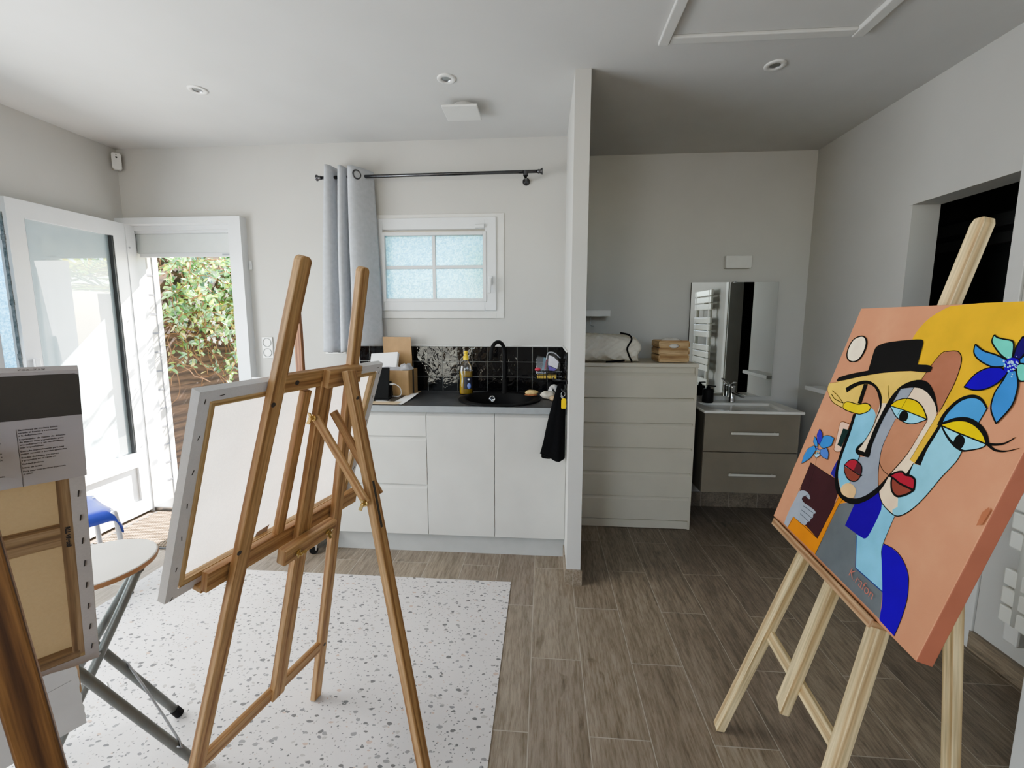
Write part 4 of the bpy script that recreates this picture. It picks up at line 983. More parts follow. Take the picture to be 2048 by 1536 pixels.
b = MB(); b.tube(smooth_path([(.33, 3.12, 1.45), (.33, 3.12, 1.395), (.337, 3.115, 1.383), (.352, 3.11, 1.383)], 4), .0025, 8); b.build('hook', 'steel', shf, smooth=True)
rs = thing('wall_shelf', (1.82, 2.95, .98), 'small white ledge on the right wall, left of the doorway behind the painting', 'shelf')
b = MB(); b.box(1.755, XR, 2.60, 3.02, .962, .99); b.build('shelf_board', 'white_satin', rs, bevel=.003)

# towel radiator on the right wall
rd2 = thing('towel_radiator', (1.83, 1.6, .2), 'white towel radiator with grouped flat bars on the right wall', 'radiator')
for y in (1.645, 1.25):
    b = MB(); b.tube([(1.80, y, .27), (1.80, y, 1.75)], .021, 16); b.build('upright', 'radiator_white', rd2, smooth=True)
    b = MB(); b.frame((1.806, y + .004, .24), (X3, Y3, Z3), (.05, .055, .085)); b.build('valve_cap', 'white_gloss', rd2, bevel=.008)
z = .265; k = 0
for grp in (3, 3, 4, 3, 4, 3):
    for q in range(grp):
        if z > 1.72: break
        b = MB(); b.box(1.781, 1.806, 1.20, 1.70 + .0, z, z + .066); b.build('bar', 'radiator_white', rd2, bevel=.006); z += .075
    z += .075
for z in (.42, 1.6):
    b = MB(); b.box(1.80, XR - .0005, 1.42, 1.45, z, z + .03); b.build('bracket', 'radiator_white', rd2)
wc = thing('low_cabinet', (1.7, .95, 0), 'white low cabinet corner at the lower right edge, before the radiator', 'cabinet')
b = MB(); b.box(1.425, 1.76, .62, 1.262, 0, .62); b.build('carcass', 'white_gloss', wc, bevel=.003)
b = MB(); b.box(1.41, 1.425, .63, 1.255, .03, .60); b.build('door', 'white_gloss', wc, bevel=.003)

# ------------------------------------------------------------------ floor coverings
b = MB(); b.prism([(-2.225, .3), (-.165, .3), (-.165, 2.197), (-2.195, 2.199)], (0, 0, .0005), X3, Y3, Z3, .0025); o = b.build('vinyl_mat', 'terrazzo_vinyl', loc=(-1.2, 1.2, 0)); tag(o, 'white terrazzo-patterned vinyl mat covering the wood-look floor under the easels', 'mat')
plain('coir', (122, 106, 88), .95, var=.1, scale=30)
dm_ = thing('door_mat', (-2.5, 2.62, 0), 'brown ribbed coir doormat inside the garden door', 'mat')
b = MB(); b.box(-2.86, -2.14, 2.375, 2.862, .001, .008); b.build('backing', 'seal_dark', dm_, bevel=.002)
b = MB()
for i in range(38):
    for j in range(24):
        x = -2.845 + i * .0184 + (j % 2) * .009; y = 2.39 + j * .0196
        b.box(x, x + .0135, y, y + .011, .008, .0125)
b.build('loop_pile', 'coir', dm_)

# ------------------------------------------------------------------ easels
class Fr:
    """easel frame: foot centre, horizontal direction b, lean th; up direction u, back normal n, ground direction n2"""
    def __init__(s, c0, b, th):
        s.c = V(c0); s.b = V((*b, 0)).normalized(); s.n2 = V((s.b.y, -s.b.x, 0)); s.th = th
        s.u = s.n2 * math.sin(th) + Z3 * math.cos(th); s.n = s.b.cross(s.u)
    def p(s, a, v, o=0.): return s.c + s.b * a + s.u * v + s.n * o
    def at0(s, a, o=0.):
        """the point on the ground under in-plane offset a"""
        q = s.p(a, 0, o); return q - s.u * (q.z / s.u.z)
def post(name, f, a0, v0, a1, v1, w, t, o, mat, parent, bev=.003, foot=False):
    d = (f.p(a1, v1) - f.p(a0, v0)).normalized(); b = MB()
    p0, p1 = f.p(a0, v0, o), f.p(a1, v1, o)
    L = (p1 - p0).length; sw = (f.b - d * f.b.dot(d)).normalized()
    b.prism([(-w / 2, 0), (w / 2, 0), (w / 2, L - .012), (w * .42, L - .005), (w * .22, L), (-w * .22, L), (-w * .42, L - .005), (-w / 2, L - .012)], p0 - sw.cross(d) * t / 2, sw, d, sw.cross(d), t)
    for k in range(2): b.uv[k] = [(y, x + a0) for x, y in b.uv[k]]
    if foot:
        b.v = [v if v.z > .06 else v + (d * ((.004 - v.z) / d.z)) for v in b.v]
    return b.build(name, mat, parent, bevel=bev)
def nut(b, c, ax, side):
    ax = V(ax).normalized(); side = V(side).normalized()
    b.lathe([(.009, 0), (.009, .002), (.005, .003), (.005, .014), (0, .015)], c, 12, ax=ax)
    for sg in (-1, 1): b.frame(V(c) + ax * .012 + side * (.009 * sg) + ax.cross(side) * .002, ((side * sg + ax * .5).normalized(), ax.cross(side), (ax - side * sg * .5).normalized()), (.014, .009, .003))

# --- easel with the canvas turned from us
EA = Fr((-.895, 1.165, 0), (.231, .973), .247)
ea = thing('easel', EA.c, 'honey-coloured wooden easel in the centre, holding the large white canvas seen from behind', 'easel', 'wooden easels')
post('leg', EA, -.252, 0, -.107, 1.612, .036, .021, -.0105, 'pine_honey', ea, foot=True)
post('leg', EA, .252, 0, .107, 1.612, .036, .021, -.0105, 'pine_honey', ea, foot=True)
for s_ in (-1, 1):
    for v, a in ((1.265, -.139 * 1), (.265, -.228)):
        pass
b = MB(); b.bar(EA.p(-.122, 1.308, -.008), EA.p(.122, 1.308, -.008), .046, .018, EA.u); b.build('top_rail', 'pine_honey', ea, bevel=.002)
b = MB(); b.bar(EA.p(.0, 1.31, .013), EA.p(.135, 1.31, .013), .05, .022, EA.u); hb = b.build('hinge_block', 'pine_honey', ea, bevel=.002)
b = MB(); b.bar(EA.p(-.222, .268, -.010), EA.p(.222, .268, -.010), .042, .018, EA.u); b.build('bottom_rail', 'pine_honey', ea, bevel=.002)
b = MB(); b.bar(EA.p(.025, .245, -.004), EA.p(.022, 1.30, -.004), .046, .02, EA.b); b.build('mast', 'pine_honey', ea, bevel=.002)
b = MB(); b.bar(EA.p(-.036, .85, -.034), EA.p(-.02, 1.27, -.026), .026, .018, EA.b); b.build('slider', 'pine_honey', ea, bevel=.002)
tr = MB(); tr.bar(EA.p(-.245, .828, -.034), EA.p(.30, .828, -.034), .052, .02, EA.u); tr.bar(EA.p(-.245, .80, -.075), EA.p(.30, .80, -.075), .07, .014, EA.n); tr.bar(EA.p(-.245, .812, -.114), EA.p(.30, .812, -.114), .03, .01, EA.u)
tr.build('tray', 'pine_honey', ea, bevel=.002)
b = MB(); b.bar(EA.p(-.075, .818, .022), EA.p(.125, .818, .022), .046, .03, EA.u); kb = b.build('clamp_block', 'pine_honey', ea, bevel=.004)
b = MB(); nut(b, EA.p(-.03, .815, .037), EA.n, EA.b); nut(b, EA.p(.085, .820, .037), EA.n, EA.u); b.build('wing_nut', 'brass', kb, smooth=False)
H0 = EA.p(.052, 1.335, .04); G0 = EA.c + EA.n2 * .618 + EA.b * .012
b = MB(); b.bar(H0, G0, .036, .022, EA.b); 
dd = (H0 - G0).normalized(); b.v = [v if v.z > .08 else v - dd * ((v.z - .004) / dd.z) for v in b.v]
rl = b.build('rear_leg', 'pine_honey', ea, bevel=.003)
Sl = H0.lerp(G0, .235); Sm = H0.lerp(G0, .335); sd = EA.b; od = dd.cross(sd)
b = MB(); b.bar(Sl + od * .0, Sm, .009, .0228, EA.b); b.build('slot', 'print_grey', rl)
J = H0.lerp(G0, .272)
for s_, a in ((-1, -.005), (1, .05)):
    b = MB(); b.bar(EA.p(.022 + s_ * .034, 1.205, .010), J + EA.b * (s_ * .030), .026, .009, (EA.p(0, 0) - J).cross(EA.b)); b.build('brace', 'pine_honey', ea, bevel=.002)
b = MB(); nut(b, EA.p(-.022, 1.205, .012), -EA.b, EA.u); nut(b, J - EA.b * .035, -EA.b, EA.u); b.build('wing_nut', 'brass', ea)
b = MB()
for a, v, o in ((-.148, 1.262, .0), (-.085, 1.308, .001), (-.235, .268, .0), (.231, .268, 0.0), (-.19, .89, .0)): b.lathe([(0, .0012), (.006, .0012), (.006, 0)], EA.p(a, v, o), 12, ax=EA.n)
b.lathe([(0, .0012), (.006, .0012), (.006, 0)], H0.lerp(G0, .06) + od * (.0112 if od.dot(EA.n) > 0 else -.0112), 12, ax=EA.n)
b.build('screw_hole', 'print_grey', ea)

def canvas(name, piv, bdir, udir, ndir, a0, a1, v0, v1, th, fold, lip, label, back, group=None, staples=(), crossbar=None, face='canvas_edge', bar='stretcher_pine', lipmat=None, corner_r=0.):
    """a stretched canvas; piv lies on its back face, n points out of the back"""
    piv, e1, e2, e3 = V(piv), V(bdir), V(udir), V(ndir)
    q = lambda a, v, o=0.: piv + e1 * a + e2 * v + e3 * o
    t = thing(name, q((a0 + a1) / 2, v0), label, 'canvas', group)
    b = MB()
    rect = lambda d, o: [q(a0 + d, v0 + d, o), q(a1 - d, v0 + d, o), q(a1 - d, v1 - d, o), q(a0 + d, v1 - d, o)]
    A, B, C_, D = rect(0, 0), rect(0, -th), rect(fold, .0006), rect(fold, -.0)
    A2 = rect(.0015, .0006)
    for i in range(4):
        j = (i + 1) % 4
        b.face([B[i], B[j], A2[j], A2[i]]); b.face([A2[i], A2[j], C_[j], C_[i]])
    w = b.build('wrapped_edge', face, t)
    b = MB()
    I0, I1, I2 = rect(fold - .004, -.0006), rect(fold + lip, -.0006), rect(fold + lip, -.014)
    for (p0, p1, wd) in ((0, 1, e2), (1, 2, e1), (2, 3, e2), (3, 0, e1)):
        b.bar(q(*[(a0 + fold + lip / 2, v0 + fold + lip / 2), (a1 - fold - lip / 2, v0 + fold + lip / 2), (a1 - fold - lip / 2, v1 - fold - lip / 2), (a0 + fold + lip / 2, v1 - fold - lip / 2)][p0], -.008), q(*[(a0 + fold + lip / 2, v0 + fold + lip / 2), (a1 - fold - lip / 2, v0 + fold + lip / 2), (a1 - fold - lip / 2, v1 - fold - lip / 2), (a0 + fold + lip / 2, v1 - fold - lip / 2)][p1], -.008), lip + .006, .015, wd)
    if crossbar: b.bar(q(a0 + fold, crossbar[0], -.008), q(a1 - fold, crossbar[0], -.008), crossbar[1], .013, e2)
    b.build('stretcher_bar', bar, t)
    b = MB(); b.face(rect(.0, -th)); b.build('canvas_cloth', back, t)
    for a, v, ang in staples:
        b = MB(); d = e1 * math.cos(ang) + e2 * math.sin(ang); b.bar(q(a, v, .0012) - d * .0055, q(a, v, .0012) + d * .0055, .0014, .001, d.cross(e3)); b.build('staple', 'staple', t)
    return t, q
thA = .327; uA = EA.n2 * math.sin(thA) + Z3 * math.cos(thA); nA = EA.b.cross(uA)
stA = [(-.31 + .014, -.01 - .0815 * k - .012, 1.45 + .3 * math.sin(k * 5)) for k in range(7)] + [(-.31 + .05, -.014, .1), (-.13, -.012, .5), (.2, -.013, .2), (.285, -.012, .1), (-.02, -.012, .3)] + [(.31 - .012, -.03 - .09 * k, 1.5) for k in range(5)]
cvA, qA = canvas('stretched_canvas', EA.p(0, 1.312, -.0235), EA.b, uA, nA, -.311, .312, -.516, .002, .02, .026, .011, 'large blank-backed white canvas on the honey-coloured easel in the centre', 'canvas_primed', 'stretched canvases', stA)
b = MB(); b.prism([(-.075, -.482), (-.035, -.482), (-.03, -.458), (-.07, -.462)], qA(0, 0, -.013), EA.b, uA, nA, .001); b.build('tape_scrap', 'canvas_wrap', cvA)

# --- pale easel with the painting
EB = Fr((.591, 1.155, 0), (.087, .996), .25)
eb = thing('easel', EB.c, 'pale new pine easel on the right, holding the colourful painting', 'easel', 'wooden easels')
post('leg', EB, .252, 0, .085, 1.43, .038, .026, .013, 'pine_pale', eb, foot=True)
post('leg', EB, -.252, 0, -.085, 1.43, .038, .026, .013, 'pine_pale', eb, foot=True)
b = MB(); b.bar(EB.p(-.21, .437, .020), EB.p(.21, .437, .020), .036, .014, EB.u); b.build('bottom_rail', 'pine_pale', eb, bevel=.002)
b = MB(); b.bar(EB.p(-.08, 1.40, .018), EB.p(.08, 1.40, .018), .05, .016, EB.u); b.build('top_rail', 'pine_pale', eb, bevel=.002)
b = MB(); b.prism([(-.019, .345), (.019, .365), (.019, 1.695), (.012, 1.709), (-.012, 1.709), (-.019, 1.695)], EB.p(-.004, 0, -.012), EB.b, EB.u, EB.n, .026)
for k, (f_, u_) in enumerate(zip(b.f, b.uv)):
    if u_ and k < 2: b.uv[k] = [(y, x) for x, y in u_]
mast = b.build('mast', 'pine_pale', eb, bevel=.003)
b = MB(); b.bar(EB.p(-.245, .790, -.034), EB.p(.235, .790, -.034), .066, .014, EB.n); b.bar(EB.p(-.245, .791, -.0685), EB.p(.235, .791, -.0685), .022, .006, EB.u); b.build('tray', 'pine_tray', eb, bevel=.002)
H1 = EB.p(0, 1.46, .045); G1 = EB.c + EB.n2 * .537
b = MB(); b.bar(H1, G1, .036, .024, EB.b); dd = (H1 - G1).normalized(); b.v = [v if v.z > .08 else v - dd * ((v.z - .004) / dd.z) for v in b.v]
b.build('rear_leg', 'pine_pale', eb, bevel=.003)

PV = V((.746, 1.398, .766)); thB = .285
eB = EB.b; uB = EB.n2 * math.sin(thB) + Z3 * math.cos(thB); nB = eB.cross(uB)
PW, PH = .6166, .6969
O_ = PV + eB * .0065 + uB * .0236
pt = thing('painting', O_ - eB * PW / 2, 'bright cubist painting of two faces with hat and blue flowers on the pale easel', 'painting')
PT_ = .030
pq = lambda s, t, o=0.: O_ - eB * s + uB * t - nB * o
b = MB(); c4 = [(0, 0), (PW, 0), (PW, PH), (0, PH)]
t_ = NT('paint_ground'); vec = t_.coord('Object')
t_.link(t_.ramp(t_.noise(vec, 5, 4, .6), [(.3, (210, 144, 106)), (.55, (218, 152, 112)), (.75, (226, 164, 122))]), t_.b.inputs['Base Color']); t_.b.inputs['Roughness'].default_value = .7; t_.b.inputs['Specular IOR Level'].default_value = .15
t_.bump(t_.noise(vec, 420, 2), .15, .001)
for i in range(4):
    j = (i + 1) % 4; b.face([pq(*c4[i], -PT_), pq(*c4[j], -PT_), pq(*c4[j], 0), pq(*c4[i], 0)], 1)
b.face([pq(*c, 0) for c in c4], 0); b.face([pq(*c, -PT_) for c in c4[::-1]], 2)
b.build('stretched_canvas', ['paint_ground', 'painted_side', 'canvas_edge'], pt, bevel=.002)
PCOL = dict(gold=(242, 190, 50), coat=(104, 110, 114), collar=(44, 50, 150), orange=(250, 152, 22), ink=(40, 26, 26), black=(14, 13, 13), book=(66, 36, 40), greyhand=(166, 176, 190), sky=(136, 210, 240), sky2=(146, 214, 236), navy=(22, 20, 160), dkblue=(26, 60, 130), royal=(18, 22, 184), ltgold=(248, 206, 104), umber=(110, 60, 30), brown=(172, 110, 82), grey=(150, 160, 174), flesh=(250, 222, 192), flesh2=(250, 224, 196), brown2=(196, 134, 98), ltgold2=(242, 194, 70), blue=(78, 166, 226), yellow=(250, 212, 24), yellow2=(250, 214, 44), ltsky=(150, 222, 248), crimson=(184, 44, 58), crimson2=(180, 38, 54), wine=(84, 40, 46), rust=(140, 68, 54), peach=(250, 204, 146), pink=(250, 206, 180), dkgreen=(20, 46, 44), hat=(22, 21, 21), cream=(252, 234, 212), dknavy=(24, 24, 96), blue2=(64, 150, 220), teal=(112, 210, 194), indigo=(52, 66, 190), blue3=(84, 140, 220), ice=(186, 220, 250), smudge=(186, 116, 80))
for k, c in PCOL.items():
    if 'pnt_' + k not in MATS: plain('pnt_' + k, c, .65, var=.05, scale=16, bump=.05, spec=.12)
pnames = list(PCOL)
PAINT = '''f gold 0 3329,6969,3000,6813,2739,6613,2593,6351,2547,6138,2838,5863,2944,5506,3318,5190,3937,4939,4376,4338,4241,3460,4412,3519,4381,4528,4469,4803,4608,4968,4800,5059,5003,5020,5194,4866,5212,5206,5254,5708,5976,5935,5794,6969
f coat 0 2579,1633,3040,1890,3443,2200,3923,1446,3559,1246,3958,596,4869,606,5123,84,2535,83
f collar 0 1801,2618,1769,2188,2150,2116,2114,2357
f orange 0 1002,457,1680,545,2364,472,2456,1760,2327,1842,2790,1775,2584,1626,2530,89,937,67
s black 14 2790,1775,2584,1626,2530,89
s black 14 1017,438,959,79
f book 0 735,2157,1505,2137,2126,2130,2456,1760,2359,479,1694,527,993,468,749,1265
s black 14 2138,2134,1505,2137,735,2157,749,1265,707,93
s black 14 2456,1760,2359,479,993,468
s ink 9 903,2384,1024,2046,1106,1620,1170,1265
f greyhand 0 750,1202,907,1306,1102,1353,1305,1324,1403,1241,1336,1201,1171,1229,1063,1166,1046,1080,1147,1023,1472,1046,1828,1051,1871,1004,1796,937,1843,852,1776,784,1792,717,1696,638,1693,551,1593,484,1322,478,993,468,957,328,944,71,706,82,676,484,733,913
s black 12 1241,938,1831,969
s black 12 1233,805,1799,820
s black 12 1252,686,1735,678
s black 14 1204,1280,1143,1217,1042,1157,1046,1080,1161,1040
f sky 0 3867,2229,4335,2127,4363,1550,4407,1321,4884,598,3962,590,3563,1249,3904,1477
f navy 0 3086,1868,3480,2142,3596,2493,3915,2203,3934,1777,3906,1404,3868,1313,3782,1269,3090,1256
s dkblue 19 3575,1230,3962,590,4884,598
s black 12 4335,2127,4363,1550,4407,1321,4521,1154
f royal 0 4385,1473,4702,1514,4971,1451,5216,1294,5338,1121,5472,818,5545,401,5566,51,5117,71,5000,393,4884,598,4517,1151,4407,1321
s black 12 4385,1473,4702,1514,4971,1451,5216,1294,5338,1121,5472,818,5545,401,5566,51
f ltgold 0 0,4583,415,4700,1683,5100,2808,5332,3418,5355,3359,5119,2830,4879,2780,4571,2838,4446,2510,4365,1786,4260,1119,4055,1083,3997,618,4024,301,4197,22,4403
s umber 9 422,4691,0,4583,22,4403,301,4197
s black 19 301,4197,587,4067,1078,4005
f brown 0 3375,5173,3478,5562,3600,5844,3756,5892,3906,5914,4044,5878,4183,5705,4258,5299,4248,4924,4226,4564,4010,4807,3771,5033,3530,5144
s black 16 3375,5173,3478,5562,3600,5844,3756,5892,3906,5914,4044,5878,4183,5705,4258,5299,4248,4924,4226,4564
f grey 0 2532,2950,2852,3058,2773,3300,2727,3844,2712,4390,2741,4628,2808,4857,3279,4976,3224,4644,3189,4215,3158,4158,3138,3747,3150,3392,3280,3023,3428,2719,3555,2527,3393,2211,3089,1983,2932,1980,2635,2241,2508,2554
f sky 0 1735,3973,2018,4051,2212,4245,2430,4171,2503,4054,2550,3771,2494,3377,2361,3088,2534,2978,2604,2810,2612,2399,2617,2206,2390,1984,2041,2292,1903,2709,1826,3380
f flesh2 0 2380,4401,2701,4465,2791,4432,2727,3844,2724,3258,2694,3127,2421,3121,2494,3377,2550,3771,2523,4112
f brown2 0 1691,4812,1961,4826,2219,4719,2393,4510,2499,4239,2498,4074,2382,4187,2219,4233,2061,4296,1776,4266
f brown2 0 3156,4162,3461,4132,3665,4148,4031,4333,3987,3891,3926,3493,3814,3165,3709,2891,3641,2651,3557,2540,3428,2719,3280,3023,3150,3392,3138,3747
f flesh 0 3279,4976,3504,4996,3776,4913,4049,4713,4209,4545,4159,4079,4056,3395,4210,3378,4152,3055,3725,2890,3814,3165,3926,3493,3987,3891,4054,4327,3980,4424,3764,4585,3511,4676,3218,4655
f sky2 0 4399,4300,4479,4255,4750,4069,5118,3939,5102,3714,4961,3320,4834,2871,4704,2540,4559,2308,4384,2157,4230,2159,4000,2332,3700,2825,4190,3065,4186,3346,4381,3369,4356,3726
f flesh 0 3734,2876,3684,2744,3596,2531,3638,2447,3772,2303,3946,2208,4105,2159,4254,2146,4210,2234,4302,2346,4202,2545,4057,2602,3877,2772
f ltgold2 0 4059,3391,4120,3953,4177,4289,4223,4548,4282,4805,4368,4690,4377,4373,4315,3896,4247,3363
s black 9 4209,4545,4159,4079,4059,3391
s black 9/12/18/23/29/88/117/117/123/129/129/117/100/100/100/100 4031,4333,3987,3891,3926,3493,3814,3165,3709,2891,3639,2600,3537,2378,3340,2122,3086,1927,2815,1850,2481,1871,2217,2012,1999,2305,1870,2756,1802,3417,1705,3952
s black 9/12/15/15/15/21/21/21/21/21/21/18/15/15/15/15 3158,4158,3138,3747,3150,3392,3280,3023,3434,2721,3625,2441,3772,2303,3946,2208,4236,2150,4407,2169,4561,2304,4704,2540,4834,2871,4961,3320,5102,3714,5118,3939
s black 15 3254,3066,3424,2947,3591,2896,3747,2881
f black 0 4352,4311,4436,4310,4356,3726,4381,3369,4215,3368,4280,3862
s black 15/41/82 4192,3360,4182,3203,4178,3060
f blue 0 4388,4341,4382,4552,4485,4772,4635,4939,4835,5014,5022,4980,5195,4855,5189,4651,5168,4538,4956,4573,4655,4500
s black 94/81/75/69/63/44/25 4375,4291,4379,4532,4478,4787,4617,4951,4814,5032,5015,4996,5199,4856
s black 16 5199,4856,5168,4538
f yellow 0 4419,4309,4671,4470,4930,4534,5188,4478,5370,4378,5520,4215,5025,4259
f ltsky 0 4420,4307,4777,4269,5030,4250,5522,4211,5440,4111,5250,4004,5110,3959,4886,4017,4637,4150
f black 0 4900,4247,5004,4231,5081,4165,5104,4039,5063,3959,4928,3984,4860,4020,4846,4163
s black 25 4420,4307,4777,4269,5030,4250,5522,4211
s black 19/19/25/38/50/38/25 5522,4211,5440,4111,5250,4004,5110,3959,4886,4017,4637,4150,4407,4322
s black 44/69/81/81/75/56 4394,4331,4657,4496,4917,4559,5173,4507,5389,4383,5533,4214
s black 44/38/28/13 5523,4222,5681,4255,5822,4329,5934,4472
s black 44/38/31/19/9 5523,4222,5688,4159,5822,4169,5936,4214,6084,4311
f yellow 0 2813,4424,2941,4577,3201,4684,3504,4686,3770,4575,4020,4353,3395,4405
f ltsky 0 2817,4417,3171,4411,3398,4399,4023,4347,3807,4207,3609,4141,3387,4151,3119,4224
f black 0 3253,4379,3365,4403,3456,4363,3506,4277,3496,4178,3401,4154,3252,4192,3213,4295
s black 21 2815,4421,2941,4577,3201,4684,3504,4686,3770,4575,4020,4353
s black 21 2815,4421,3171,4411,3398,4399,4021,4351,3807,4207,3609,4141,3387,4151,3119,4224,2815,4421
s black 12 3279,4976,3224,4644,3170,4248
f black 0 2784,4840,2943,5017,3210,5150,3426,5185,3653,5136,3913,4937,4197,4587,4189,4529,4055,4703,3794,4882,3526,4983,3251,4971,2980,4898
f black 0 2808,4857,2914,4900,2833,4363,2781,3989,2799,3494,2819,3287,2878,3147,2890,3058,2831,3032,2608,3017,2445,2990,2339,3039,2312,3100,2353,3224,2491,3381,2487,3265,2404,3115,2673,3128,2661,3238,2629,3765,2654,4195,2693,4593
s black 35/18 2559,3001,2575,2855
f black 0 877,4568,1097,4736,1404,4869,1705,4918,2024,4850,2284,4704,2444,4546,2535,4300,2345,4528,2085,4751,1801,4829,1535,4797,1239,4656,1013,4450
s black 64/41/21/18/18 2384,4562,2535,4300,2552,4065,2566,3775,2494,3363
f black 0 1559,4792,1717,4816,1802,4257,1644,4253
s black 12 2453,4890,2561,4725,2695,4568
f yellow2 0 1080,4110,1164,4193,1306,4221,1694,4229,1931,4311,2118,4299,2201,4243,2179,4142,2026,4039,1857,3981,1520,3968,1239,3980,1134,4017
s black 23 1080,4110,1164,4193,1306,4221,1694,4229,1931,4311,2118,4299,2201,4243,2179,4142,2026,4039,1857,3981,1520,3968,1239,3980,1134,4017,1080,4110
s black 15 310,4397,656,4302,862,4218,1062,4137
s black 18 366,4281,558,4191,782,4157,1062,4137
f crimson 0 2177,2602,2286,2760,2444,2837,2580,2829,2582,2568,2370,2573
f wine 0 2580,2829,2760,2784,2836,2703,2899,2571,2582,2568
f rust 0 2212,2563,2589,2556,2883,2565,2848,2409,2719,2330,2495,2324,2286,2442
s black 23 2177,2602,2282,2767,2441,2842,2590,2833,2760,2784,2843,2692,2883,2565,2848,2409,2722,2326,2498,2320,2279,2440,2177,2602
s black 21 2185,2591,2542,2566,2755,2550,2939,2567
f crimson2 0 3739,2878,3855,2992,4017,3082,4138,3052,4285,3073,4419,3038,4503,2841,4102,2834
f rust 0 3816,2846,4114,2815,4494,2833,4394,2689,4182,2548,3996,2600,3888,2727
s black 41 3739,2878,3851,3000,4014,3086,4136,3056,4281,3081,4423,3039,4508,2843,4394,2689,4182,2548,3991,2598,3871,2745,3829,2851
s black 38 3739,2878,3936,2857,4106,2828,4501,2836
f peach 1 2425,1984,2449,2108,2569,2214,2754,2248,2919,2193,2982,2085,2961,1966,2782,1900,2551,1896
f pink 0 1294,3591,1397,3646,1691,3647,1805,2851,1638,2803,1513,2831,1460,3009,1339,3424
s umber 15 1691,3647,1397,3646,1294,3591,1339,3424,1460,3009,1513,2831,1638,2803,1801,2856
f dkgreen 0 1517,3471,1771,3495,1771,2987,1570,2989
f hat 0 1505,5176,1449,5469,1384,5777,1444,5885,1710,5987,2269,6071,2848,6135,2949,6090,2999,5952,3085,5516,3428,5544,3545,5495,3543,5391,3441,5358,2808,5332,1686,5094,419,4694,325,4713,356,4823,829,4999
f black 1 544,6132,771,6109,956,5978,1036,5768,1015,5552,912,5387,657,5330,417,5387,254,5553,209,5811,294,6026
f cream 1 556,6091,745,6077,890,5960,961,5779,952,5577,852,5419,657,5368,445,5422,307,5573,269,5798,339,5996
f dknavy 0 5215,6281,5190,6088,5226,5868,5362,5850,5403,6003,5367,6198
s black 25 5215,6281,5190,6088,5226,5868,5362,5850,5403,6003,5367,6198,5215,6281
f blue2 0 5362,5850,5430,5946,5580,5938,5683,5870,5545,5779,5395,5779
s black 25 5362,5850,5430,5946,5580,5938,5683,5870,5545,5779,5395,5779,5362,5850
f teal 0 5352,5729,5452,5779,5632,5710,5752,5532,5620,5464,5505,5487
s black 25 5352,5729,5452,5779,5632,5710,5752,5532,5620,5464,5505,5487,5352,5729
f teal 0 4643,6295,4745,6241,4885,6216,5094,6164,5217,5867,5159,5821,5002,5890,4810,6022,4660,6163
s black 25 4643,6295,4745,6241,4885,6216,5094,6164,5217,5867,5159,5821,5002,5890,4810,6022,4660,6163,4643,6295
f blue2 0 4330,6086,4573,5963,4870,5900,5140,5819,5168,5719,5085,5679,4878,5666,4580,5766,4391,5905
s black 25 4330,6086,4573,5963,4870,5900,5140,5819,5168,5719,5085,5679,4878,5666,4580,5766,4391,5905,4330,6086
f royal 0 4534,5181,4640,5464,4835,5619,5094,5659,5267,5576,5175,5367,4995,5212,4775,5153
s black 25 4534,5181,4640,5464,4835,5619,5094,5659,5267,5576,5175,5367,4995,5212,4775,5153,4534,5181
f blue2 0 5263,5607,5393,5643,5519,5459,5590,5271,5625,4977,5511,4621,5287,4864,5212,5164,5252,5420
s black 25 5263,5607,5393,5643,5519,5459,5590,5271,5625,4977,5511,4621,5287,4864,5212,5164,5252,5420,5263,5607
f royal 1 5120,5776,5198,5865,5348,5839,5384,5722,5337,5616,5205,5600
f ltsky 0 5314,5648,5311,5632,5287,5639,5283,5661
f ice 0 5165,5778,5163,5767,5146,5772,5142,5787
f ice 0 5392,5732,5389,5718,5369,5724,5365,5743
f ltsky 0 5393,5519,5390,5501,5364,5508,5360,5532
f ice 0 5280,5798,5276,5777,5245,5786,5240,5815
f ice 0 5365,5661,5360,5637,5325,5647,5319,5680
f ltsky 0 5160,5735,5156,5713,5124,5722,5118,5752
f ice 0 5391,5698,5387,5678,5358,5686,5353,5713
f ice 0 5279,5714,5274,5690,5238,5700,5232,5734
f ltsky 0 5184,5702,5179,5676,5142,5687,5135,5721
f ice 0 5167,5872,5163,5855,5138,5863,5134,5886
f ice 0 5267,5801,5262,5775,5224,5786,5217,5821
f ltsky 0 5276,5752,5274,5739,5256,5745,5252,5762
f ice 0 5383,5568,5380,5551,5355,5558,5350,5581
f ice 0 5214,5766,5210,5747,5182,5755,5177,5781
f ltsky 0 5246,5685,5243,5665,5213,5673,5208,5700
f ice 0 5117,5790,5112,5768,5080,5778,5074,5808
f ice 0 5364,5798,5359,5772,5321,5783,5314,5819
f ltsky 0 5241,5763,5237,5738,5201,5749,5194,5783
f ice 0 5390,5775,5387,5756,5359,5764,5354,5791
f ice 0 5245,5774,5240,5749,5205,5760,5198,5793
f ltsky 0 5205,5748,5203,5737,5186,5742,5183,5757
f ice 0 5306,5899,5304,5887,5287,5892,5284,5908
f ice 0 5255,5796,5253,5783,5234,5789,5231,5806
f ltsky 0 5299,5619,5294,5594,5258,5604,5251,5638
f ice 0 5360,5714,5358,5703,5342,5707,5339,5722
f ice 0 5237,5787,5233,5762,5196,5773,5189,5807
f ltsky 0 5348,5748,5343,5721,5305,5733,5298,5769
f ice 0 5275,5705,5271,5684,5241,5693,5236,5720
f ice 0 5315,5726,5312,5709,5287,5716,5283,5739
f ltsky 0 5223,5751,5221,5740,5205,5744,5202,5759
f ice 0 5295,5777,5290,5750,5252,5762,5245,5797
f ice 0 5301,5774,5298,5756,5272,5764,5267,5788
f ltsky 0 5174,5732,5170,5712,5140,5721,5135,5748
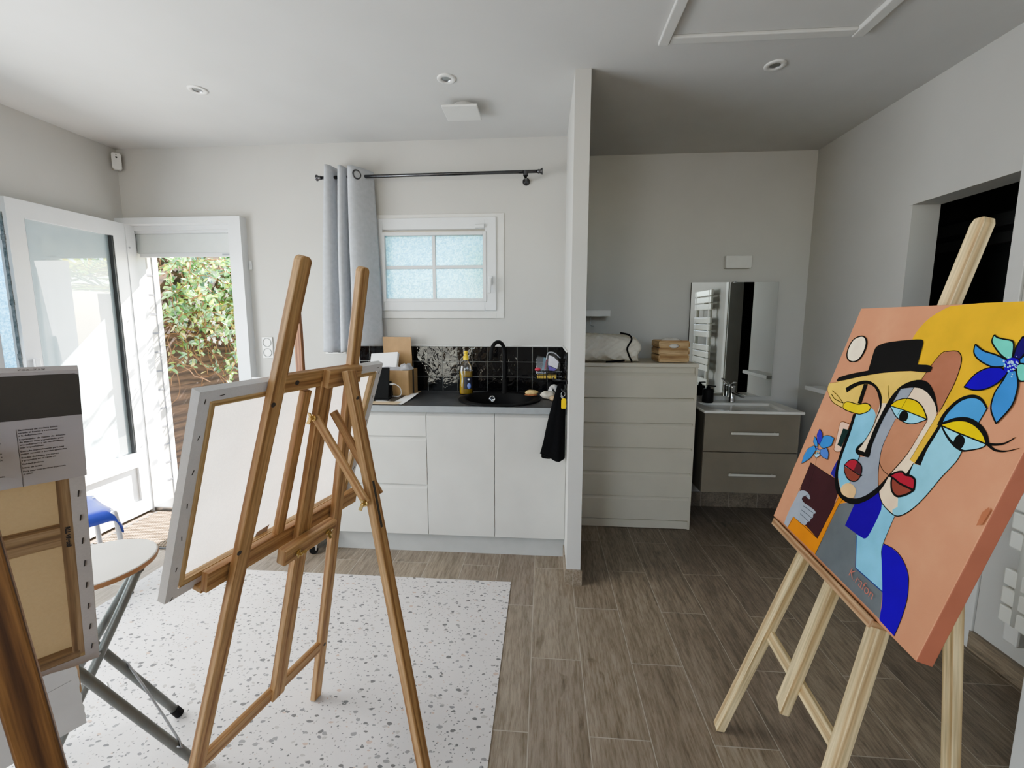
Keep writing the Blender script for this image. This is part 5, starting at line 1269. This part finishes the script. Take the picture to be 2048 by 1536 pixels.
f blue2 0 360,1982,308,2261,368,2492,602,2669,766,2593,670,2279
s black 12 360,1982,308,2261,368,2492,602,2669,766,2593,670,2279,360,1982
f blue2 0 472,2759,435,2929,639,2834,776,2697,675,2666
s black 12 472,2759,435,2929,639,2834,776,2697,675,2666,472,2759
f indigo 0 523,3195,715,3110,835,2968,837,2767,669,2818,514,3003
s black 12 523,3195,715,3110,835,2968,837,2767,669,2818,514,3003,523,3195
f blue2 0 837,2767,846,3046,1038,3125,1337,3128,1356,2902,1169,2771,1001,2718
s black 12 837,2767,846,3046,1038,3125,1337,3128,1356,2902,1169,2771,1001,2718,837,2767
f blue3 0 975,2660,1203,2781,1381,2667,1454,2498,1210,2488,1050,2534
s black 12 975,2660,1203,2781,1381,2667,1454,2498,1210,2488,1050,2534,975,2660
f ice 0 758,2437,918,2364,1027,2451,1028,2541
s black 12 758,2437,918,2364,1027,2451,1028,2541,758,2437
f royal 0 826,2623,803,2586,744,2596,767,2634
f teal 0 860,2591,839,2559,787,2568,808,2601
f ltsky 0 976,2548,952,2511,893,2521,917,2559
f royal 0 828,2592,815,2573,785,2578,797,2598
f teal 0 880,2533,868,2513,837,2519,849,2538
f ltsky 0 797,2653,784,2633,752,2639,765,2659
f royal 0 833,2652,813,2620,762,2630,782,2662
f teal 0 937,2499,916,2465,864,2474,885,2508
f ltsky 0 943,2609,923,2578,873,2587,893,2619
f royal 0 948,2631,930,2604,887,2612,904,2639
f teal 0 847,2627,830,2601,789,2609,806,2635
f ltsky 0 946,2535,927,2504,880,2513,899,2543
f royal 0 955,2534,935,2501,882,2510,903,2544
f teal 0 1004,2614,984,2581,932,2591,953,2624
f smudge 0 6103,3175,6038,3044,6054,2781,6133,2855,6156,3134'''
b = MB(); lay = .00012
for ln in PAINT.split('\n'):
    a = ln.split(' ')
    if len(a) < 4: continue
    xy = [int(q) / 1e4 for q in a[3].split(',')]; pts = list(zip(xy[::2], xy[1::2]))
    mi_ = pnames.index(a[1]); lay += .000022
    if a[0] == 'f':
        if a[2] == '1': pts = [(p.x, p.y) for p in smooth_path([V((x, y, 0)) for x, y in pts], 4, True)]
        elif len(pts) > 7:
            # round the corners slightly where the drawn line turns gently
            out = []
            for i, p in enumerate(pts):
                pr, nx = V((*pts[i - 1], 0)), V((*pts[(i + 1) % len(pts)], 0)); P = V((*p, 0))
                if (P - pr).length > 1e-5 and (nx - P).length > 1e-5 and (P - pr).angle(nx - P) < .9:
                    out += [tuple((P + (pr - P) * .25).to_2d()), tuple((P * .75 + pr * .125 + nx * .125).to_2d()), tuple((P + (nx - P) * .25).to_2d())]
                else: out.append(p)
            pts = out
        P3 = [V((x, y, 0)) for x, y in pts]
        for tri in tessellate_polygon([P3]): b.face([pq(*pts[k], lay) for k in tri], mi_)
    else:
        ws_ = [int(q) / 1e4 for q in a[2].split('/')]
        if len(ws_) == 1: ws_ = ws_ * len(pts)
        closed = (V(pts[0]) - V(pts[-1])).length < 1e-6
        ws_ = [w * 1.2 for w in ws_]; q3 = [V((x, y, w)) for (x, y), w in zip(pts, ws_)]; runs = [[q3[0]]]
        for i in range(1, len(q3)):
            runs[-1].append(q3[i])
            if i < len(q3) - 1 and (q3[i] - q3[i - 1]).to_2d().angle((q3[i + 1] - q3[i]).to_2d(), 0) > .95: runs.append([q3[i]])
        sp_ = []
        for r_ in runs: sp_ += smooth_path(r_, 5) if len(r_) > 2 else r_
        L, Q = [], []
        for i, p in enumerate(sp_):
            d = V((sp_[min(i + 1, len(sp_) - 1)] - sp_[max(i - 1, 0)])[:2])
            if d.length < 1e-7: d = V((1, 0))
            d.normalize(); n_ = V((-d.y, d.x)) * max(p.z, .0008) / 2
            cl_ = lambda x, y: (min(max(x, 0), PW), min(max(y, 0), PH))
            L.append(pq(*cl_(p.x + n_.x, p.y + n_.y), lay)); Q.append(pq(*cl_(p.x - n_.x, p.y - n_.y), lay))
        for i in range(len(L) - 1): b.face([L[i], Q[i], Q[i + 1], L[i + 1]], mi_)
b.build('painted_picture', ['pnt_' + k for k in pnames], pt)
plain('pnt_sign', (204, 112, 88), .6)
sA, sB = V((.3885, .0345)), V((.4680, .0300)); ed = (sB - sA).normalized()
lettering('signature', 'K.rafon', .030, pq(sA.x, sA.y, lay + .0002), -eB * ed.x + uB * ed.y, eB * ed.y * 0 + uB, 'pnt_sign', pt, bold=-.0004)

# --- third easel, at the left edge, with the linen-backed canvas
bd = V((math.cos(.9), math.sin(.9), 0)); n2C = V((math.sin(.9), -math.cos(.9), 0)); thC = .25
uC0 = n2C * math.sin(thC) + Z3 * math.cos(thC); nC = bd.cross(uC0)
BRC = V((-.792, .654, .817))
f0 = BRC - uC0 * (BRC.z / uC0.z)
EC = Fr(f0 - bd * .34 + n2C * .030, (bd.x, bd.y), thC)
ec = thing('easel', EC.c, 'dark brown wooden easel leg at the lower left edge, before the labelled canvas', 'easel', 'wooden easels')
post('leg', EC, -.25, 0, -.105, 1.62, .036, .021, -.0105, 'pine_dark', ec, foot=True); post('leg', EC, .19, 0, .07, 1.62, .036, .021, -.0105, 'pine_dark', ec, foot=True)
b = MB(); b.bar(EC.p(-.15, 1.3, -.01), EC.p(.12, 1.3, -.01), .046, .018, EC.u); b.build('top_rail', 'pine_dark', ec, bevel=.002)
b = MB(); b.bar(EC.p(-.22, .268, -.010), EC.p(.17, .268, -.010), .042, .018, EC.u); b.build('bottom_rail', 'pine_dark', ec, bevel=.002)
b = MB(); b.bar(EC.p(-.02, .245, -.004), EC.p(-.02, 1.30, -.004), .046, .02, EC.b); b.build('mast', 'pine_dark', ec, bevel=.002)
b = MB(); b.bar(EC.p(-.29, .800, -.012), EC.p(.312, .812, -.012), .040, .022, EC.u); b.bar(EC.p(-.29, .79, -.06), EC.p(.312, .79, -.06), .08, .014, EC.n); b.build('tray', 'pine_honey', ec, bevel=.008)
HC, GC = V((-.671, .429, 1.25)), V((-.53, .452, 0))
b = MB(); b.bar(HC, GC, .038, .022, bd); dd = (HC - GC).normalized(); b.v = [v if v.z > .08 else v - dd * ((v.z - .004) / dd.z) for v in b.v]
b.build('rear_leg', 'pine_dark', ec, bevel=.003)
b = MB(); b.bar(HC, EC.p(.1, 1.3, 0), .04, .03, Z3); b.build('hinge_block', 'pine_dark', ec, bevel=.002)

ro = -.02; bC = bd * math.cos(ro) + uC0 * math.sin(ro); uC = uC0 * math.cos(ro) - bd * math.sin(ro)
stC = [(-.0095, .033 + .0443 * k, 1.45) for k in range(8)]
cvC, qC = canvas('stretched_canvas', BRC, bC, uC, nC, -.50, 0, .0, .546, .018, .0185, .0115, 'linen-backed canvas with a printed packing sleeve at the left edge', 'canvas_linen', 'stretched canvases', stC, crossbar=(.2695, .034), face='canvas_wrap', bar='stretcher_shade')
b = MB(); b.prism([(-.074, .235), (-.066, .235), (-.066, .29), (-.074, .29)], qC(0, 0, .0002), bC, uC, nC, .0001); 
mk = lettering('stamp_print', 'RLL Wrexdi', .0075, qC(-.0275, .287, .0006), -uC, bC, 'ink', cvC, bold=.0004)
sl = thing('packing_sleeve', qC(-.25, .50), 'grey and white printed packing sleeve wrapped over the top of the left canvas', 'packaging')
b = MB()
th_ = .0205
b.prism([(-.502, .371), (-.017, .373), (.0015, .374), (.0015, .547), (-.502, .547)], qC(0, 0, .0014), bC, uC, nC, .0006)
b.prism([(-.502, .5465), (.0015, .5465), (.0015, .5485), (-.502, .5485)], qC(0, 0, -.0195), bC, uC, nC, .021)
b.build('sleeve', 'print_pale', sl)
b = MB(); b.prism([(-.502, .478), (.0012, .478), (.0012, .541), (-.003, .5435), (-.502, .5435)], qC(0, 0, .0021), bC, uC, nC, .0004); b.build('dark_band', 'print_grey', sl)
b = MB(); b.prism([(-.0652, .372), (-.0649, .372), (-.0649, .4645), (-.0652, .4645)], qC(0, 0, .0021), bC, uC, nC, .0003); b.build('fold_line', 'ink', sl)
TXT = ['Bastidores de madera sólida', 'secada al horno y resistente', 'a la deformación', 'Imprimador de Gesso de dióxido', 'de titanio muy pigmentado para', 'una cobertura y un rendimiento', 'más importantes', 'Estirado manualmente para una', 'mejor tensión y bordes ajustados', 'Bordes doblados sin cortes', 'y grapados en el reverso', 'Calidad archivo', 'Libre de ácido', 'Para usar con acrílico o pintura', 'al óleo']
yy = .4618
for k, ln in enumerate(TXT):
    lettering('text_line', ln, .0034, qC(-.0636, yy, .0025), bC, uC, 'ink', sl, bold=.00004)
    yy -= .0043 if k in (0, 1, 3, 4, 5, 7, 9, 13) else .0059
for k, (v_, w_) in enumerate(((.455, 'vadas'), (.450, 'les'), (.445, 'e'), (.429, 'sion'), (.424, 'e'), (.419, 'ale'), (.393, 'huile'))):
    lettering('text_line', w_, .0034, qC(-.0805, v_, .0025), bC, uC, 'ink', sl, bold=.00004, align='RIGHT')
lettering('code_print', '736-719', .008, qC(-.058, .5488, -.004), bC, -nC, 'print_grey', sl, bold=.0002)
# torn paper with a small drawing, propped on the tray in front of the canvas
pp = thing('paper_sheet', qC(-.12, -.08, .03), 'torn white paper with a small ink doodle hanging below the left canvas', 'paper')
b = MB(); rg = random.Random(3)
edge_r = [(-.0306 + .0012 * rg.uniform(-1, 1) + .005 * (k / 14), .044 - .134 * k / 14) for k in range(15)]
b.prism([(-.2, -.118)] + [(-.2, .056)] + [(-.06, .050)] + edge_r, qC(0, 0, .044), bC, uC, nC, .0006); b.build('sheet', 'paper_card', pp)
b = MB()
for k in range(7):
    c = qC(-.084 + .0022 * k, -.026 + .0018 * k + rg.uniform(-.0015, .0015), .0452); b.tube(smooth_path([c + bC * (.003 * math.cos(t * 1.7 + k)) + uC * (.0025 * math.sin(t * 2.3 + k)) for t in range(7)], 4), .0005, 4)
b.build('doodle', 'ink', pp)
b = MB(); b.tube([qC(-.072, .012, .0448), qC(-.038, .019, .0448)], .0002, 4); b.build('pencil_line', 'print_grey', pp)

# --- slim red-brown easel and a white panel behind the centre canvas
ED = Fr((-1.50, 2.52, 0), (.45, .89), .12)
ed_ = thing('easel', ED.c, 'slim reddish wooden easel post standing behind the centre canvas, by the socket', 'easel', 'wooden easels')
P0 = V((-1.435, 2.45, .0)); P1 = V((-1.432, 2.45, 1.156)); P2 = V((-1.452, 2.47, 1.56))
b = MB(); b.bar(P0 + Z3 * .004, P2, .04, .03, X3); b.build('mast', 'pine_red', ed_, bevel=.003)
b = MB(); b.bar(P0 + V((.021, -.004, .3)), P2 + V((.021, -.004, -.16)), .008, .03, X3); b.build('track', 'pine_red', ed_, bevel=.001)
for q in ((-.2, .12), (.06, .2)):
    b = MB(); b.bar(P0 + V((q[0] * .9, q[1] * .6, .004)), P0 + Z3 * .42, .03, .022, X3); b.build('leg', 'pine_red', ed_, bevel=.002)
b = MB(); b.bar(V((-1.78, 2.50, .60)), V((-1.40, 2.46, .60)), .03, .08, Z3); b.build('tray', 'pine_red', ed_, bevel=.002)
wb = thing('stretched_canvas', (-1.58, 2.49, .62), 'white canvas corner showing above the centre canvas, before the garden door', 'canvas', 'stretched canvases')
b = MB(); b.frame((-1.598, 2.485, .846), (V((.99, -.1, 0)).normalized(), V((.1, .99, 0)).normalized(), Z3), (.36, .02, .455)); b.build('wrapped_edge', 'canvas_edge', wb, bevel=.003)

# --- trolley on castors behind the centre easel
ty = thing('rolling_trolley', (-1.36, 2.5, 0), 'white trolley with black rim and chrome castors, mostly hidden behind the centre canvas', 'trolley')
b = MB(); n = 28
outl = [(-1.53 + .155 * math.copysign(abs(math.cos(t)) ** .6, math.cos(t)), 2.53 + .13 * math.copysign(abs(math.sin(t)) ** .6, math.sin(t))) for t in [2 * PI * k / n for k in range(n)]]
b.prism(outl, (.10, -.02, .10), X3, Y3, Z3, .018); b.build('black_rim', 'black_rubber', ty, bevel=.005)
b = MB(); b.prism([((x + 1.53) * .9 - 1.53, (y - 2.53) * .9 + 2.53) for x, y in outl], (.10, -.02, .118), X3, Y3, Z3, .03); b.build('tray_base', 'white_gloss', ty, bevel=.006)
b = MB(); b.prism([((x + 1.53) * .72 - 1.53, (y - 2.53) * .72 + 2.53) for x, y in outl], (.11, -.01, .148), X3, Y3, Z3, .30); b.build('bin_body', 'white_gloss', ty, bevel=.01)
for x, y in ((-1.372, 2.40), (-1.53, 2.44), (-1.372, 2.60), (-1.53, 2.60)):
    b = MB(); b.lathe([(.012, .098), (.012, .082), (.016, .078), (.016, .072), (0, .072)], (x, y, 0), 14); b.bar((x, y, .08), (x - .012, y, .026), .018, .028, Y3); cs = b.build('castor_fork', 'chrome', ty, bevel=.003)
    b = MB(); b.lathe([(0, -.009), (.022, -.009), (.0255, -.005), (.0255, .005), (.022, .009), (0, .009)], (x - .018, y - .004, .0265), 22, ax=(.35, -.93, 0)); b.build('castor_wheel', 'black_rubber', cs, smooth=False)

# --- folding stool
st_ = thing('folding_stool', (-1.293, 1.08, 0), 'folding stool with round white beech-edged seat and crossed grey tubular legs', 'stool')
SC_ = V((-1.293, 1.08, 0)); e1 = V((.6, .8, 0)); e2 = V((-.8, .6, 0)); ZS = .722
b = MB(); b.lathe([(0, ZS), (.142, ZS), (.1455, ZS - .002)], SC_, 56); b.build('seat', 'seat_white', st_, smooth=False)
b = MB(); b.lathe([(.1455, ZS - .0018), (.1478, ZS - .007), (.146, ZS - .015), (.138, ZS - .019), (0, ZS - .019)], SC_, 56); b.build('seat_edge', 'edge_beech', st_, smooth=True)
pF = lambda a, c, z: SC_ + e1 * a + e2 * c + Z3 * z
legs = {}
for s_ in (.14, -.14):
    path = smooth_path([pF(-.10, s_ * .8, ZS - .03), pF(-.125, s_ * .95, ZS - .06), pF(-.11, s_, ZS - .12), pF(.172, s_, .02)], 5)
    b = MB(); b.tube(path, .0125, 14); lg = b.build('leg', 'tube_grey', st_, smooth=True)
    b = MB(); d = (pF(.172, s_, .02) - pF(-.11, s_, ZS - .12)).normalized(); b.tube([pF(.172, s_, .02) - d * .018, pF(.172, s_, .02) + d * .014], .0145, 14); b.build('foot_cap', 'black_rubber', lg, smooth=False)
for s_ in (.33, .10):
    k_ = min(s_, .10); path = smooth_path([pF(.07, k_ * .6, ZS - .022), pF(.105, k_ * .9, ZS - .05), pF(.10, k_ + (s_ - k_) * .12, ZS - .12), pF(-.18, s_, .02)], 5)
    b = MB(); b.tube(path, .0125, 14); lg = b.build('leg', 'tube_grey', st_, smooth=True)
    b = MB(); d = (pF(-.18, s_, .02) - pF(.10, k_ + (s_ - k_) * .12, ZS - .12)).normalized(); b.tube([pF(-.18, s_, .02) - d * .018, pF(-.18, s_, .02) + d * .014], .0145, 14); b.build('foot_cap', 'black_rubber', lg, smooth=False)
g = lambda t, s_: pF(-.11, s_, ZS - .12).lerp(pF(.172, s_, .02), t)
b = MB(); up = V((.3, .4, .06)).normalized() * .014
b.tube(smooth_path([g(.55, .14) , g(.55, .14) + up, g(.80, -.14) + up, g(.80, -.14)], 3), .0035, 8); b.build('brace_rod', 'steel', st_, smooth=True)
b = MB(); b.tube([pF(-.11, .112, ZS - .03), pF(-.11, -.112, ZS - .03)], .011, 10); b.tube([pF(.09, .078, ZS - .03), pF(.09, -.078, ZS - .03)], .011, 10); b.build('seat_bracket', 'tube_grey', st_, smooth=True)
b = MB(); b.tube([g(.36, .145) - e2 * .06, g(.36, .145)], .005, 8); b.tube([g(.36, -.145) + e2 * .06, g(.36, -.145)], .005, 8); b.build('pivot_bolt', 'steel', st_)

# --- blue stool by the open door leaf
bs = thing('blue_stool', (-2.38, 1.93, 0), 'blue moulded seat on grey tubular legs beside the open door leaf', 'stool')
fx = V((-.47, -.88, 0)).normalized(); gx = V((-fx.y * -1, 0, 0)); gx = V((-.88, .47, 0)).normalized()
cB = V((-2.335, 1.985, 0)) + fx * .17 + gx * .0
prof = [(-.03, -.052), (-.02, -.02), (.005, -.004), (.04, 0), (.14, -.008), (.24, -.006), (.33, .0), (.355, -.012), (.362, -.03)]
b = MB(); rows = []
for k in range(15):
    s = -1 + 2 * k / 14; dz = -.022 * max(0, abs(s) - .8) / .2 * max(0, abs(s) - .8) * 3
    rows.append([V((-2.165, 1.965, .468)) + fx * (.17 + .17 * s) + gx * (a - .0) + Z3 * (z + dz * 6) for a, z in prof])
b.loft(rows, False); o = b.build('seat', 'seat_blue', bs, smooth=True); so2 = o.modifiers.new('thickness', 'SOLIDIFY'); so2.thickness = .008
for s in (-.82, .82):
    for a in (.0, .33):
        t0 = V((-2.165, 1.965, .45)) + fx * (.17 + .17 * s) + gx * a; out = (fx * (s * .03) + gx * (.03 if a > .1 else -.035))
        b = MB(); b.tube(smooth_path([t0 + gx * (.05 if a < .1 else -.05), t0 + Z3 * -.004, t0 + out * .4 + Z3 * -.04, t0 + out + Z3 * -.446], 5), .0115, 12); lg = b.build('leg', 'tube_light', bs, smooth=True)
        b = MB(); e = t0 + out + Z3 * -.446; b.tube([e + Z3 * .03, V((e.x, e.y, .001))], .014, 12); b.build('foot_cap', 'black_rubber', lg)

# ------------------------------------------------------------------ light
wd = bpy.data.worlds.new('daylight'); SC.world = wd; wd.use_nodes = True
nt = wd.node_tree; sky = nt.nodes.new('ShaderNodeTexSky'); sky.sky_type = 'NISHITA'; sky.sun_disc = False; sky.sun_elevation = math.radians(43); sky.sun_rotation = math.radians(10); sky.dust_density = .6
nt.links.new(sky.outputs[0], nt.nodes['Background'].inputs[0]); nt.nodes['Background'].inputs[1].default_value = .8
def lamp(name, typ, loc, look, energy, color=(1, 1, 1), **kw):
    l = bpy.data.lights.new(name, typ); l.energy = energy; l.color = color
    for k, v in kw.items(): setattr(l, k, v)
    o = bpy.data.objects.new(name, l); COL.objects.link(o); o.location = loc
    d = V(look); o.rotation_euler = d.to_track_quat('-Z', 'Y').to_euler(); return o
lamp('sun', 'SUN', (0, 6, 6), -V((.32, 1, .95)), 50.0, (1, .95, .88), angle=.009)
lamp('window_light_left', 'AREA', (XL + .02, 1.1, 1.2), (1, 0, -.22), 98, (1, .985, .96), shape='RECTANGLE', size=1.75, size_y=1.6)
lamp('window_light_rear', 'AREA', (-1.9, -2.58, 1.15), (.22, 1, 0), 24, (1, .985, .955), shape='RECTANGLE', size=1.3, size_y=1.9)
lamp('fill_light_high', 'AREA', (.5, -2.58, 2.2), (-.1, 1, -.25), 12, (1, .97, .92), shape='RECTANGLE', size=2.2, size_y=.55)  # added fill from behind the viewer for the easel backs and alcove
lamp('door_light', 'AREA', (-2.5, 3.03, 1.0), (0, -1, -.1), 10, (1, .98, .95), shape='RECTANGLE', size=.66, size_y=1.7)
SC.view_settings.view_transform = 'Standard'; SC.view_settings.look = 'None'; SC.view_settings.exposure = .12; SC.view_settings.gamma = 1
vs = SC.view_settings; vs.use_curve_mapping = True; cm = vs.curve_mapping      # soft shoulder, as a phone camera renders bright rooms
cm.tone = 'FILMLIKE'; cm.white_level = (4, 4, 4); cv_ = cm.curves[3]
for x_, y_ in ((.006, .019), (.03, .138), (.075, .315), (.15, .51), (.225, .645), (.32, .755), (.5, .89)): cv_.points.new(x_, y_)
cm.update()
cy = SC.cycles
cy.use_denoising = True; cy.max_bounces = 8; cy.diffuse_bounces = 5; cy.glossy_bounces = 4; cy.adaptive_threshold = .03; cy.transmission_bounces = 6; cy.transparent_max_bounces = 16
cy.sample_clamp_indirect = 5; cy.caustics_reflective = False; cy.caustics_refractive = False
